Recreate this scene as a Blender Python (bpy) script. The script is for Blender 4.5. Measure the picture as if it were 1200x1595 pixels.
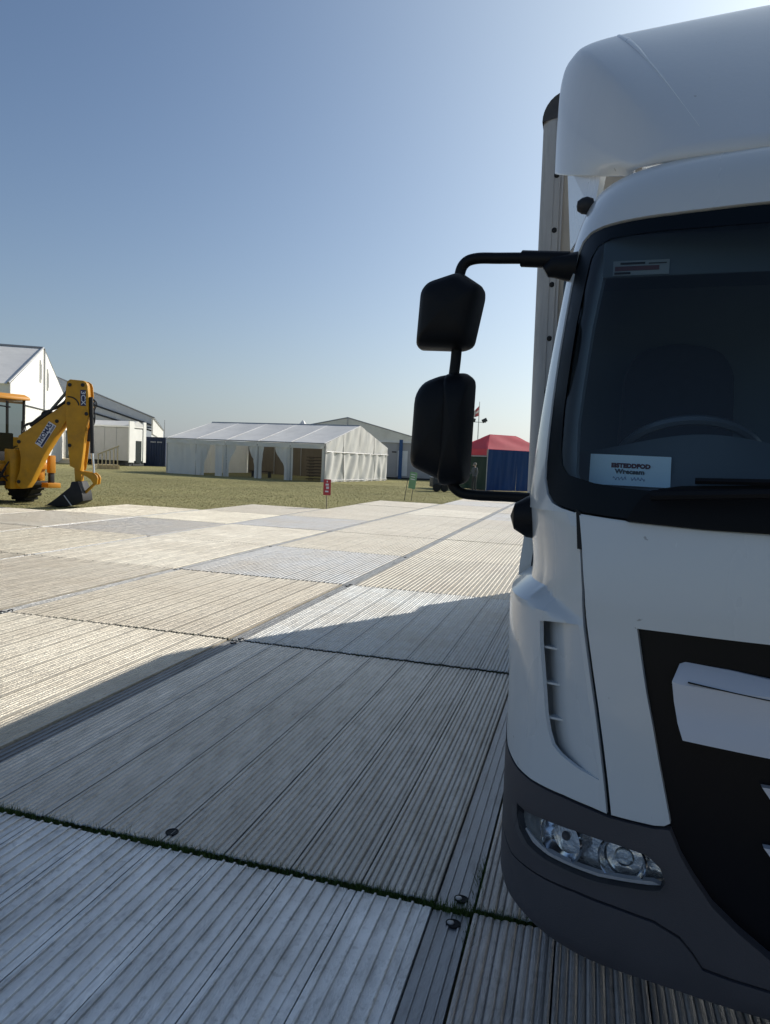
import bpy, bmesh, math, random
import numpy as np
from mathutils import Vector, Matrix
from mathutils.geometry import delaunay_2d_cdt
for o in list(bpy.data.objects): bpy.data.objects.remove(o)
scene = bpy.context.scene
COL = scene.collection
rnd = random.Random(7)
R = math.radians
# ------------------------------------------------------------------ camera
YAW = R(15.766)
cd = bpy.data.cameras.new('camera'); cam = bpy.data.objects.new('camera', cd); COL.objects.link(cam)
cd.sensor_fit = 'HORIZONTAL'; cd.sensor_width = 36; cd.lens = 33.0; cd.clip_start = .05; cd.clip_end = 5000
cam.matrix_world = (Matrix.Translation((0, 0, 1.65)) @ Matrix.Rotation(YAW, 4, 'Z') @
                    Matrix.Rotation(R(90 - 4.2785), 4, 'X') @ Matrix.Rotation(R(2.4944), 4, 'Z'))
scene.camera = cam
# ------------------------------------------------------------------ sky, sun, exposure
SUN_AZ, SUN_EL = R(30.5), R(32)          # azimuth clockwise from +Y
w = bpy.data.worlds.new('World'); scene.world = w; w.use_nodes = True
nt = w.node_tree; nt.nodes.clear()
sky = nt.nodes.new('ShaderNodeTexSky'); sky.sky_type = 'NISHITA'; sky.sun_disc = False
sky.sun_elevation = SUN_EL; sky.sun_rotation = SUN_AZ
sky.altitude = 50; sky.air_density = 1.0; sky.dust_density = .7; sky.ozone_density = 3.0
bg = nt.nodes.new('ShaderNodeBackground'); bg.inputs[1].default_value = 0.085
wo = nt.nodes.new('ShaderNodeOutputWorld')
nt.links.new(sky.outputs[0], bg.inputs[0])
# pale haze low over the whole horizon and the broad aureole of a hazy sun
def wn(op, a, b=None, clamp=False):
    n = nt.nodes.new('ShaderNodeMath'); n.operation = op; n.use_clamp = clamp
    for i, v in enumerate((a, b)):
        if v is None: continue
        if isinstance(v, (int, float)): n.inputs[i].default_value = v
        else: nt.links.new(v, n.inputs[i])
    return n.outputs[0]
def wbg(col, st):
    n = nt.nodes.new('ShaderNodeBackground'); n.inputs[0].default_value = (*col, 1)
    if isinstance(st, (int, float)): n.inputs[1].default_value = st
    else: nt.links.new(st, n.inputs[1])
    return n.outputs[0]
def wadd(a, b): n = nt.nodes.new('ShaderNodeAddShader'); nt.links.new(a, n.inputs[0]); nt.links.new(b, n.inputs[1]); return n.outputs[0]
sdir = Vector((math.sin(SUN_AZ) * math.cos(SUN_EL), math.cos(SUN_AZ) * math.cos(SUN_EL), math.sin(SUN_EL)))
wt = nt.nodes.new('ShaderNodeTexCoord'); wx = nt.nodes.new('ShaderNodeSeparateXYZ'); nt.links.new(wt.outputs['Generated'], wx.inputs[0])
wd = nt.nodes.new('ShaderNodeVectorMath'); wd.operation = 'DOT_PRODUCT'; nt.links.new(wt.outputs['Generated'], wd.inputs[0]); wd.inputs[1].default_value = sdir
dt = wn('MAXIMUM', wd.outputs['Value'], 0.0)
fac = wn('MULTIPLY', wn('EXPONENT', wn('MULTIPLY', wn('MAXIMUM', wx.outputs[2], 0.0), -6.5)), .85, True)
haze = wadd(wbg((.26, .30, .35), 1.0), wbg((1, .98, .93), wn('POWER', dt, 3.0)))
wmix = nt.nodes.new('ShaderNodeMixShader'); nt.links.new(fac, wmix.inputs[0]); nt.links.new(bg.outputs[0], wmix.inputs[1]); nt.links.new(haze, wmix.inputs[2])
nt.links.new(wadd(wmix.outputs[0], wbg((.95, 1.05, .92), wn('MULTIPLY', wn('POWER', dt, 6.2), .49))), wo.inputs[0])
sl = bpy.data.lights.new('sun', 'SUN'); sl.energy = 4.2; sl.angle = R(.53); sl.color = (1, .93, .82)
so = bpy.data.objects.new('sun', sl); COL.objects.link(so)
so.rotation_euler = sdir.to_track_quat('Z', 'Y').to_euler(); so.location = (20, 30, 40)
vs = scene.view_settings; vs.view_transform = 'Standard'; vs.look = 'None'; vs.exposure = 0.22; vs.gamma = 1; vs.use_curve_mapping = False
scene.render.engine = 'CYCLES'
scene.render.resolution_x = 770; scene.render.resolution_y = 1024
# ------------------------------------------------------------------ materials
MATS = {}
def mat(name, col, rough=.5, metal=0, var=.12, scale=6, bump=0, bscale=80, spec=.5, coat=0, dirt=None, dscale=3, damt=.5, stretch=None, objcol=False, mud=None, specks=None):
    if name in MATS: return MATS[name]
    m = bpy.data.materials.new(name); m.use_nodes = True; MATS[name] = m
    n = m.node_tree.nodes; l = m.node_tree.links; p = n['Principled BSDF']
    p.inputs['Roughness'].default_value = rough; p.inputs['Metallic'].default_value = metal
    p.inputs['Specular IOR Level'].default_value = spec
    p.inputs['Coat Weight'].default_value = coat; p.inputs['Coat Roughness'].default_value = .06
    tc = n.new('ShaderNodeTexCoord'); mp = n.new('ShaderNodeMapping'); l.new(tc.outputs['Object'], mp.inputs[0])
    if stretch: mp.inputs['Scale'].default_value = stretch
    nz = n.new('ShaderNodeTexNoise'); nz.inputs['Scale'].default_value = scale; nz.inputs['Detail'].default_value = 6
    l.new(mp.outputs[0], nz.inputs[0])
    mr = n.new('ShaderNodeMapRange'); mr.inputs[1].default_value = .25; mr.inputs[2].default_value = .75
    mr.inputs[3].default_value = 1 - var; mr.inputs[4].default_value = 1 + var
    l.new(nz.outputs[0], mr.inputs[0])
    mx = n.new('ShaderNodeMix'); mx.data_type = 'RGBA'; mx.blend_type = 'MULTIPLY'; mx.inputs[0].default_value = 1
    if objcol:
        oi = n.new('ShaderNodeObjectInfo'); l.new(oi.outputs['Color'], mx.inputs[6])
    else: mx.inputs[6].default_value = (*col, 1)
    l.new(mr.outputs[0], mx.inputs[7]); out = mx.outputs[2]
    if dirt:
        n2 = n.new('ShaderNodeTexNoise'); n2.inputs['Scale'].default_value = dscale; n2.inputs['Detail'].default_value = 9; n2.inputs['Roughness'].default_value = .65
        l.new(mp.outputs[0], n2.inputs[0])
        r2 = n.new('ShaderNodeMapRange'); r2.inputs[1].default_value = .5; r2.inputs[2].default_value = .72; r2.inputs[4].default_value = damt
        l.new(n2.outputs[0], r2.inputs[0])
        m2 = n.new('ShaderNodeMix'); m2.data_type = 'RGBA'; l.new(r2.outputs[0], m2.inputs[0]); l.new(out, m2.inputs[6]); m2.inputs[7].default_value = (*dirt, 1)
        out = m2.outputs[2]
    def spots(out, vec, sc, lo, hi, amt, colr, det=8, rgh=.6):
        q = n.new('ShaderNodeTexNoise'); q.inputs['Scale'].default_value = sc; q.inputs['Detail'].default_value = det; q.inputs['Roughness'].default_value = rgh; l.new(vec, q.inputs[0])
        r = n.new('ShaderNodeMapRange'); r.inputs[1].default_value = lo; r.inputs[2].default_value = hi; r.inputs[4].default_value = amt; l.new(q.outputs[0], r.inputs[0])
        k = n.new('ShaderNodeMix'); k.data_type = 'RGBA'; l.new(r.outputs[0], k.inputs[0]); l.new(out, k.inputs[6]); k.inputs[7].default_value = (*colr, 1); return k.outputs[2]
    if mud:                                   # dried mud trodden and driven across the joints
        ge = n.new('ShaderNodeNewGeometry')
        out = spots(out, ge.outputs['Position'], .9, .42, .70, .6 * mud[2], mud[0], 10, .7)
        out = spots(out, ge.outputs['Position'], 14, .57, .70, .55 * mud[2], mud[1], 8, .7)
        out = spots(out, ge.outputs['Position'], 30, .58, .74, .4 * mud[2], mud[1], 3, .5)
    if specks: out = spots(out, tc.outputs['Object'], specks, .755, .775, .6, (.2, .19, .18), 2, .5)
    l.new(out, p.inputs['Base Color'])
    rr = n.new('ShaderNodeMapRange'); rr.inputs[3].default_value = max(0, rough - .08); rr.inputs[4].default_value = min(1, rough + .1)
    l.new(nz.outputs[0], rr.inputs[0]); l.new(rr.outputs[0], p.inputs['Roughness'])
    if bump:
        b = n.new('ShaderNodeTexNoise'); b.inputs['Scale'].default_value = bscale; b.inputs['Detail'].default_value = 5; l.new(mp.outputs[0], b.inputs[0])
        bn = n.new('ShaderNodeBump'); bn.inputs['Strength'].default_value = bump; bn.inputs['Distance'].default_value = .02
        l.new(b.outputs[0], bn.inputs['Height']); l.new(bn.outputs[0], p.inputs['Normal'])
    return m
def fabric(name, col, trans=.3, var=.06, dirt=None):
    if name in MATS: return MATS[name]
    m = mat(name, col, .6, 0, var, 1.2, .35, 3, .3, dirt=dirt, dscale=.8, damt=.3)
    n = m.node_tree.nodes; l = m.node_tree.links; p = n['Principled BSDF']; o = n['Material Output']
    t = n.new('ShaderNodeBsdfTranslucent'); t.inputs[0].default_value = (*[c * .9 for c in col], 1)
    ms = n.new('ShaderNodeMixShader'); ms.inputs[0].default_value = trans
    l.new(p.outputs[0], ms.inputs[1]); l.new(t.outputs[0], ms.inputs[2]); l.new(ms.outputs[0], o.inputs[0])
    return m
def glass(name, tint=(.5, .55, .55), ior=1.45, rough=0.0):
    if name in MATS: return MATS[name]
    m = bpy.data.materials.new(name); m.use_nodes = True; MATS[name] = m
    n = m.node_tree.nodes; l = m.node_tree.links; n.remove(n['Principled BSDF']); o = n['Material Output']
    t = n.new('ShaderNodeBsdfTransparent'); t.inputs[0].default_value = (*tint, 1)
    g = n.new('ShaderNodeBsdfGlossy'); g.inputs['Roughness'].default_value = rough
    f = n.new('ShaderNodeFresnel'); f.inputs[0].default_value = ior
    ms = n.new('ShaderNodeMixShader'); l.new(f.outputs[0], ms.inputs[0]); l.new(t.outputs[0], ms.inputs[1]); l.new(g.outputs[0], ms.inputs[2]); l.new(ms.outputs[0], o.inputs[0])
    return m
# ------------------------------------------------------------------ mesh helpers
def empty(name, label=None, cat=None, loc=(0, 0, 0), rz=0, group=None, kind=None):
    o = bpy.data.objects.new(name, None); COL.objects.link(o); o.location = loc; o.rotation_euler = (0, 0, rz); o.empty_display_size = .2
    return tag(o, label, cat, group, kind)
def tag(o, label=None, cat=None, group=None, kind=None):
    if label: o['label'] = label
    if cat: o['category'] = cat
    if group: o['group'] = group
    if kind: o['kind'] = kind
    return o
def link(name, me, parent=None, loc=(0, 0, 0)):
    o = bpy.data.objects.new(name, me); COL.objects.link(o); o.location = loc
    if parent: o.parent = parent
    return o
class MB:
    def __init__(s, xf=None): s.v = []; s.f = []; s.m = []; s.xf = xf; s.mi = 0
    def add(s, vs, fs):
        b = len(s.v)
        for p in vs:
            p = Vector(p); s.v.append(tuple(s.xf @ p) if s.xf else tuple(p))
        for f in fs: s.f.append([b + i for i in f]); s.m.append(s.mi)
        return s
    def box(s, x0, x1, y0, y1, z0, z1):
        return s.add([(x0, y0, z0), (x1, y0, z0), (x1, y1, z0), (x0, y1, z0), (x0, y0, z1), (x1, y0, z1), (x1, y1, z1), (x0, y1, z1)],
                     [(0, 3, 2, 1), (4, 5, 6, 7), (0, 1, 5, 4), (1, 2, 6, 5), (2, 3, 7, 6), (3, 0, 4, 7)])
    def tube(s, pts, r, n=8, cap=True):
        pts = [Vector(p) for p in pts]; rs = r if isinstance(r, (list, tuple)) else [r] * len(pts); vs = []; fs = []
        t0 = (pts[1] - pts[0]).normalized(); up = Vector((0, 0, 1)) if abs(t0.z) < .9 else Vector((1, 0, 0))
        a = t0.cross(up).normalized()
        for i, p in enumerate(pts):
            t = ((pts[i + 1] if i < len(pts) - 1 else p) - (pts[i - 1] if i else p)).normalized()
            a = (a - t * a.dot(t)).normalized(); b = t.cross(a)
            for k in range(n):
                an = 2 * math.pi * k / n; vs.append(p + (a * math.cos(an) + b * math.sin(an)) * rs[i])
        for i in range(len(pts) - 1):
            for k in range(n): k2 = (k + 1) % n; fs.append((i * n + k, i * n + k2, (i + 1) * n + k2, (i + 1) * n + k))
        if cap: fs.append(list(range(n))[::-1]); fs.append([(len(pts) - 1) * n + k for k in range(n)])
        return s.add(vs, fs)
    def lathe(s, prof, c, axis='y', n=24):
        vs = []; fs = []; c = Vector(c)
        for (r, h) in prof:
            for k in range(n):
                an = 2 * math.pi * k / n; a, b = r * math.cos(an), r * math.sin(an)
                vs.append(c + Vector({'y': (a, h, b), 'x': (h, a, b), 'z': (a, b, h)}[axis]))
        for i in range(len(prof) - 1):
            for k in range(n): k2 = (k + 1) % n; fs.append((i * n + k, i * n + k2, (i + 1) * n + k2, (i + 1) * n + k))
        fs.append(list(range(n))); fs.append([(len(prof) - 1) * n + k for k in range(n)][::-1])
        return s.add(vs, fs)
    def prism(s, poly, y0, y1):            # polygon in x,z extruded along y
        n = len(poly); vs = [(p[0], y0, p[1]) for p in poly] + [(p[0], y1, p[1]) for p in poly]
        fs = [list(range(n)), [n + i for i in range(n)][::-1]] + [(i, n + i, n + (i + 1) % n, (i + 1) % n) for i in range(n)]
        return s.add(vs, fs)
    def grid(s, fn, nu, nv):
        vs = [fn(i / nu, j / nv) for j in range(nv + 1) for i in range(nu + 1)]
        return s.add(vs, [(j * (nu + 1) + i, j * (nu + 1) + i + 1, (j + 1) * (nu + 1) + i + 1, (j + 1) * (nu + 1) + i) for j in range(nv) for i in range(nu)])
    def mesh(s, name, mats, smooth=40, bevel=0, fix=True):
        me = bpy.data.meshes.new(name); me.from_pydata(s.v, [], s.f)
        for m in (mats if isinstance(mats, (list, tuple)) else [mats]): me.materials.append(m)
        me.polygons.foreach_set('material_index', s.m)
        if fix or bevel:
            bm = bmesh.new(); bm.from_mesh(me)
            if fix: bmesh.ops.recalc_face_normals(bm, faces=bm.faces)
            if bevel:
                es = [e for e in bm.edges if len(e.link_faces) == 2 and e.calc_face_angle(0) > .6]
                bmesh.ops.bevel(bm, geom=es, offset=bevel, segments=2, affect='EDGES', profile=.6, clamp_overlap=True)
            bm.to_mesh(me); bm.free()
        if smooth: me.shade_smooth(); me.set_sharp_from_angle(angle=R(smooth))
        me.update(); return me
    def build(s, name, mats, parent=None, smooth=40, bevel=0, fix=True, loc=(0, 0, 0)):
        return link(name, s.mesh(name, mats, smooth, bevel, fix), parent, loc)
def text_mesh(body, size, mat_, bold=0.0, ext=.0015, align='CENTER', shear=0):
    c = bpy.data.curves.new('lettering', 'FONT'); c.body = body; c.size = size; c.extrude = ext; c.offset = bold; c.align_x = align; c.align_y = 'CENTER'; c.shear = shear
    c.resolution_u = 3
    o = bpy.data.objects.new('lettering', c); COL.objects.link(o)
    dg = bpy.context.evaluated_depsgraph_get(); me = bpy.data.meshes.new_from_object(o.evaluated_get(dg))
    bpy.data.objects.remove(o); bpy.data.curves.remove(c)
    me.materials.clear(); me.materials.append(mat_); return me
def text(name, body, size, mat_, M, parent, bold=0., width=None, shear=0):
    me = text_mesh(body, size, mat_, bold, shear=shear)
    if width:
        xs = [v.co.x for v in me.vertices]; k = width / (max(xs) - min(xs)); me.transform(Matrix.Diagonal((k, 1, 1, 1)))
    o = link(name, me, parent); o.matrix_local = M; return o
def frame(origin, xdir, ydir):
    x = Vector(xdir).normalized(); z = x.cross(Vector(ydir)).normalized(); y = z.cross(x)
    return Matrix(((x.x, y.x, z.x, origin[0]), (x.y, y.y, z.y, origin[1]), (x.z, y.z, z.z, origin[2]), (0, 0, 0, 1)))
# ================================================================== GROUND AND TRACKWAY
m_soil = mat('field_turf', (.25, .235, .11), .95, 0, .22, .25, .3, 30, .1, dirt=(.3, .255, .125), dscale=1.4, damt=.7)
g = MB()
def gh(x, y): return -.05 if (abs(x) < 60 and -40 < y < 110) else -.05
ext = [-2500, -600, -200, -90, -60, -40, -20, 0, 20, 40, 60, 90, 200, 600, 2500]
nx = len(ext)
g.add([(x, y, gh(x, y)) for y in ext for x in ext], [(j * nx + i, j * nx + i + 1, (j + 1) * nx + i + 1, (j + 1) * nx + i) for j in range(nx - 1) for i in range(nx - 1)])
tag(g.build('grass_field', m_soil, smooth=0, fix=False), kind='structure')
PW, PL, X0, Y0 = 2.52, 3.06, -.30, 2.51
m_alu = mat('trackway_aluminium', (1, 1, 1), .42, .12, .2, 8, .35, 90, .5, dirt=(.2, .165, .12), dscale=5, damt=.35, stretch=(2.2, .5, 1), objcol=True, mud=((.30, .25, .18), (.14, .115, .085), 1))
m_metal = mat('bare_trackway_metal', (1, 1, 1), .46, .68, .2, 4, .3, 120, .5, dirt=(.13, .115, .095), dscale=7, damt=.5, stretch=(2.4, .5, 1), objcol=True, mud=((.26, .235, .20), (.085, .075, .06), .6))
m_strip = mat('lap_strip_metal', (.17, .175, .18), .45, .6, .2, 6, .2, 80, .5, dirt=(.1, .085, .06), dscale=5, damt=.6, stretch=(2, .5, 1), objcol=True)
m_hole = mat('dark_hole', (.012, .012, .012), .8, 0, .1)
m_ring = mat('lock_ring', (.3, .3, .3), .4, .5, .1)
track = empty('trackway', kind='structure')
NP = 8; PKW = (PW - .15) / NP
def profile(kind, w, lo=False):
    pts = [(0, -.02), (.0015, -.003)]
    if kind == 'wide':
        n = 6; st = (w - .004) / n
        for i in range(n):
            c = .002 + st * (i + .5)
            if i == n - 1: pts += [(c - .012, -.0015), (c - .010, -.007), (c - .004, -.007), (c - .002, -.0015)]; continue
            pts += [(c - .0065, -.002), (c - .0045, .0055), (c, .0065), (c + .0035, .0055), (c + .0055, -.002)]
    elif not lo:
        n = 9; st = (w - .040) / n
        pts += [(.003, .002), (.010, .004), (.017, .0035)]
        for i in range(n):
            c = .020 + st * (i + .5); d = -.003 if i % 3 == 2 else 0
            pts += [(c - st * .44, -.0028 + d), (c - st * .26, .0012 + d), (c, .002 + d), (c + st * .26, .0012 + d), (c + st * .44, -.0028 + d)]
        pts += [(w - .018, .0035), (w - .010, .004), (w - .004, .002)]
    else:
        n = 5; st = (w - .012) / n
        for i in range(n):
            c = .006 + st * (i + .5); pts += [(c - st * .42, -.005), (c - st * .3, .002), (c + st * .3, .002), (c + st * .42, -.005)]
    pts += [(w - .0035, -.003), (w - .002, -.02)]
    return pts
def plank_mesh(kind, lo=False):
    p = profile(kind, PKW, lo); n = len(p); yl = PL - .022
    b = MB(); ys = [0, .004, yl - .004, yl]; vs = []
    for k, y in enumerate(ys):
        dz = -.004 if k in (0, 3) else 0
        vs += [(q[0], y, q[1] + (dz if q[1] > -.015 else 0)) for q in p]
    fs = [(k * n + i, k * n + i + 1, (k + 1) * n + i + 1, (k + 1) * n + i) for k in range(3) for i in range(n - 1)]
    vs += [(p[0][0], 0, -.045), (p[-1][0], 0, -.045), (p[0][0], yl, -.045), (p[-1][0], yl, -.045)]; q = 4 * n
    fs += [(q, q + 1, n - 1, 0), (3 * n, 4 * n - 1, q + 3, q + 2), (q, 0, 3 * n, q + 2), (n - 1, q + 1, q + 3, 4 * n - 1)]
    b.add(vs, fs); return b
PM = {(k, lo, mt): plank_mesh(k, lo).mesh('plank', (m_alu, m_metal)[mt], smooth=0, fix=False) for k in ('wide', 'fine') for lo in (False, True) for mt in (0, 1)}
FARP = {}
for k, mt in (('fine', 0), ('wide', 0), ('fine', 1), ('wide', 1)):
    b = MB()
    for i in range(NP):
        pb = plank_mesh(k, True); b.add([(v[0] + i * PKW, v[1], v[2]) for v in pb.v], pb.f)
    FARP[(k, mt)] = b.mesh('panel', (m_alu, m_metal)[mt], smooth=0, fix=False)
b = MB(); b.box(0, .138, 0, PL - .022, -.045, -.012)
for xx in (.03, .07, .108): b.add([(xx - .005, .003, -.0115), (xx - .003, .003, -.006), (xx + .003, .003, -.006), (xx + .005, .003, -.0115), (xx - .005, PL - .025, -.0115), (xx - .003, PL - .025, -.006), (xx + .003, PL - .025, -.006), (xx + .005, PL - .025, -.0115)], [(0, 1, 5, 4), (1, 2, 6, 5), (2, 3, 7, 6), (0, 3, 2, 1), (4, 5, 6, 7)])
STRIP = b.mesh('edge_strip', m_strip, smooth=0)
b = MB(); b.lathe([(.027, -.01), (.028, .0008), (.024, .0012), (.023, -.001), (.001, -.001)], (0, 0, 0), 'z', 22)
LOCK = b.mesh('lock_fitting', m_hole)
b = MB(); b.lathe([(.013, -.004), (.013, .001), (.009, .0022), (.001, .002)], (0, 0, 0), 'z', 14); LPIN = b.mesh('lock_pin', m_ring)
tan, cream, grey, dgrey, blue, brown = (.44, .40, .32), (.55, .51, .42), (.36, .365, .37), (.4, .395, .385), (.80, .79, .775), (.50, .48, .445)
cols = {(0, -1): blue, (-1, -1): (.52, .48, .45), (-1, 0): (.55, .51, .47), (0, 0): brown, (0, 1): (.46, .48, .48), (0, 2): tan, (0, 3): (.5, .455, .36), (1, -1): grey,
        (1, 0): cream, (1, 1): (.41, .37, .295), (1, 2): grey, (1, 3): tan, (2, 0): tan, (2, 1): (.39, .355, .29), (2, 2): cream, (3, 2): (.46, .42, .33), (3, 3): (.27, .26, .245),
        (3, 4): (.6, .555, .44), (2, 4): (.31, .315, .325), (4, 4): cream, (4, 3): (.37, .345, .29), (3, 1): (.38, .345, .275), (2, 3): cream}
wide = {(0, -1), (1, -1), (-2, 1), (4, 4)}
ends = {-4: 7, -3: 8, -2: 10, -1: 10, 0: 10, 1: 10, 2: 8, 3: 6, 4: 5, 5: 4, 6: 4, 7: 3}
pr = random.Random(3)
for k, e in ends.items():
    for r in range(-4, e):
        near = -1 <= k <= 2 and -1 <= r <= 2 or (k == 3 and 1 <= r <= 2)
        c = cols.get((k, r)) or (lambda q, u: tuple(v * u for v in q))((tan, cream, (.43, .39, .315), grey)[pr.choice((0, 0, 1, 2, 2, 3))], pr.uniform(.85, 1.1))
        mt = 1 if (k, r) in ((0, -1), (-1, -1), (-1, 0), (0, 0), (1, -1), (-1, 1)) else 0
        kd = 'wide' if (k, r) in wide else 'fine'
        x = X0 - PW * (k + 1) + pr.uniform(-.004, .004); y = Y0 + PL * r + .011 + pr.uniform(-.004, .004); z = pr.uniform(-.004, .004)
        if r == -1: y -= .012
        if near:
            p = empty('panel', loc=(x, y, z)); p.parent = track
            for i in range(NP):
                o = link('plank', PM[(kd, r >= 2, mt)], p, (i * PKW, 0, pr.uniform(-.0008, .0008)))
                f = pr.uniform(.95, 1.05); o.color = (c[0] * f, c[1] * f, c[2] * f, 1)
        else:
            p = link('panel', FARP[(kd, mt)], track, (x, y, z)); p.color = (*c, 1)
        p.rotation_euler = (pr.uniform(-.0012, .0012), pr.uniform(-.0015, .0015), 0)
        st = link('edge_strip', STRIP, p, (PW - .147, 0, 0)); st.color = (.36, .36, .365, 1) if (k == 0 and r <= 1) else (.26, .265, .27, 1)
        if near:
            for (lx, ly) in ((PW - .06, .055), (PW - .06, PL - .085)):
                lk = link('lock_fitting', LOCK, st, (lx - PW + .147, ly, -.0042)); lk.scale = (1.0, .82, 1); link('lock_pin', LPIN, st, (lx - PW + .137, ly, -.0044))
            if (k, r) == (0, 0): link('lock_fitting', LOCK, p, (1.19, .075, .0052))
# soil/grass strips growing in the open joints
def blades(name, pts, hmin, hmax, wd, mats, lean=.5, label=None, cat=None, seed=1, nb=3):
    rs = np.random.RandomState(seed); n = len(pts); pts = np.asarray(pts, float)
    P = np.repeat(pts, nb, 0); N = len(P)
    P[:, :2] += rs.normal(0, wd * 1.5, (N, 2)); h = rs.uniform(hmin, hmax, N); az = rs.uniform(0, 2 * np.pi, N); ln = rs.uniform(0, lean, N) * h; la = rs.uniform(0, 2 * np.pi, N)
    dx = np.cos(az) * wd / 2; dy = np.sin(az) * wd / 2
    V = np.empty((N, 3, 3), np.float32)
    V[:, 0] = np.c_[P[:, 0] - dx, P[:, 1] - dy, P[:, 2]]; V[:, 1] = np.c_[P[:, 0] + dx, P[:, 1] + dy, P[:, 2]]
    V[:, 2] = np.c_[P[:, 0] + np.cos(la) * ln, P[:, 1] + np.sin(la) * ln, P[:, 2] + h]
    me = bpy.data.meshes.new(name); me.vertices.add(N * 3); me.vertices.foreach_set('co', V.ravel())
    me.loops.add(N * 3); me.loops.foreach_set('vertex_index', np.arange(N * 3, dtype=np.int32))
    me.polygons.add(N); me.polygons.foreach_set('loop_start', np.arange(0, N * 3, 3, dtype=np.int32))
    for m in mats: me.materials.append(m)
    me.polygons.foreach_set('material_index', rs.choice(len(mats), N).astype(np.int32)); me.update(calc_edges=True)
    o = link(name, me); tag(o, label, cat, kind='stuff'); return o
m_g1 = mat('grass_green', (.215, .22, .10), .8, 0, .3, 1.2, spec=.2); m_g2 = mat('grass_olive', (.32, .295, .14), .85, 0, .3, .8, spec=.2); m_g3 = mat('grass_straw', (.48, .42, .235), .85, 0, .25, .8, spec=.2)
m_g4 = mat('grass_joint', (.10, .14, .035), .8, 0, .3, 4, spec=.2)
m_gd = mat('grass_deep', (.06, .105, .025), .8, 0, .3, 4, spec=.2)
rs = np.random.RandomState(4)
pts = []
for (ys, n, x0, x1) in ((Y0 - .006, 3400, -2.82, .6), (Y0 + PL, 500, -5.3, -.3), (Y0, 600, -5.2, -2.82), (Y0 + 2 * PL, 250, -5.3, 0)):
    xs = rs.uniform(x0, x1, n); dens = np.abs(np.sin(xs * 3.1) + .6 * np.sin(xs * 11.3 + 1)) ; keep = rs.uniform(0, 1.3, n) < dens + .25
    pts += [(x, ys + rs.normal(0, .009), -.04) for x in xs[keep]]
pts += [(X0 + rs.normal(0, .005), y, -.04) for y in rs.uniform(2.3, 2.9, 90)]
blades('joint_grass', pts, .03, .072, .004, [m_gd, m_gd, m_g4], .7, 'thin green grass growing up through the joints of the metal trackway', 'grass', 5)
# open field
N = 260000
th = rs.uniform(R(-48), R(22), N) + 0; rad = np.sqrt(rs.uniform(12 ** 2, 78 ** 2, N)); rad = np.where(rs.rand(N) < .45, rs.uniform(14, 45, N), rad)
xs = rad * np.sin(th - 0); ys = rad * np.cos(th)
kk = np.floor((X0 - xs) / PW).astype(int); endy = np.array([Y0 + PL * ends.get(int(q), 0) if -4 <= q <= 7 else -99 for q in kk])
ok = ys > endy + .05
P = np.c_[xs[ok], ys[ok], np.full(ok.sum(), -.052)]
blades('field_grass', P, .012, .034, .012, [m_g1, m_g2, m_g2, m_g3, m_g3], .9, 'short dry mown grass covering the showground field', 'grass', 6, 2)
# ================================================================== BOX TRUCK
m_white = mat('white_paint', (.59, .62, .64), .28, 0, .03, 1.5, .0, 40, .5, coat=.6, specks=34, dirt=(.36, .345, .32), dscale=1.3, damt=.13, stretch=(1, 1, .35))
m_defl = mat('white_fibreglass', (.62, .65, .69), .34, 0, .05, 1.5, .03, 60, .45, coat=.25, specks=20, dirt=(.36, .35, .33), dscale=1.1, damt=.16, stretch=(1, 1, .4))
m_crease = mat('ridge_highlight_white', (.8, .82, .84), .3, 0, .02, coat=.5)  # ridge highlight put into the colour, lighter than the deflector
m_plast = mat('dark_bumper_plastic', (.056, .054, .062), .55, 0, .12, 5, .12, 260, .45)
m_black = mat('black_gloss_plastic', (.004, .0045, .007), .3, 0, .1, 4, spec=.16)
m_mirr = mat('black_mirror_plastic', (.0045, .005, .0065), .5, 0, .15, 6, .1, 300, .22)
m_ventb = mat('vent_shadow_grey', (.16, .155, .145), .8)
m_cowl = mat('wiper_cowl_black', (.003, .0035, .0045), .6, 0, .1, spec=.2)
m_gap = mat('shut_line_black', (.01, .01, .01), .8)
m_bar = mat('grille_bar_paint', (.60, .60, .635), .38, 0, .03, 3, spec=.4)
m_frit = mat('windscreen_black_print', (.003, .006, .01), .42, 0, .05, spec=.16)
m_glass = glass('windscreen_glass', (.84, .93, .97), 1.5)
m_sideg = glass('door_glass', (.3, .36, .38), 1.45)
m_dash = mat('dashboard_plastic', (.075, .095, .11), .55, 0, .1, 5)
m_int = mat('cab_lining', (.085, .115, .14), .8, 0, .1, 3)
m_pil = mat('pillar_trim_plastic', (.2, .24, .27), .7, 0, .05)
m_seat = mat('seat_cloth', (.018, .022, .03), .9, 0, .2, 30)
m_chrome = mat('lamp_reflector', (.8, .82, .85), .12, 1.0, .03)
m_lens = glass('lamp_lens', (.94, .96, .97), 1.4)
m_house = mat('lamp_housing', (.82, .85, .88), .2, .85, .1, 25, .35, 30)
m_amber = mat('indicator_segment', (.5, .52, .53), .25, .7, .1, 30)
m_alu2 = mat('weathered_body_aluminium', (.52, .505, .49), .5, .15, .15, 3, .1, 50, .5, dirt=(.2, .185, .165), dscale=4, damt=.6, stretch=(3, 3, .3))
m_grp = mat('cream_body_panel', (.56, .50, .42), .55, 0, .08, 2, dirt=(.34, .3, .25), dscale=3, damt=.4)
m_cap = mat('dark_corner_casting', (.075, .07, .068), .6, .2, .25, 12, .2, 60)
m_rub = mat('tyre_rubber', (.018, .018, .018), .85, 0, .2, 10, .2, 60)
m_steel = mat('chassis_steel', (.03, .03, .032), .6, .3, .2, 8)
m_lbl = mat('paper_white', (.72, .86, .94), .7, 0, .03)
XC, YF = .86, 1.80
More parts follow.
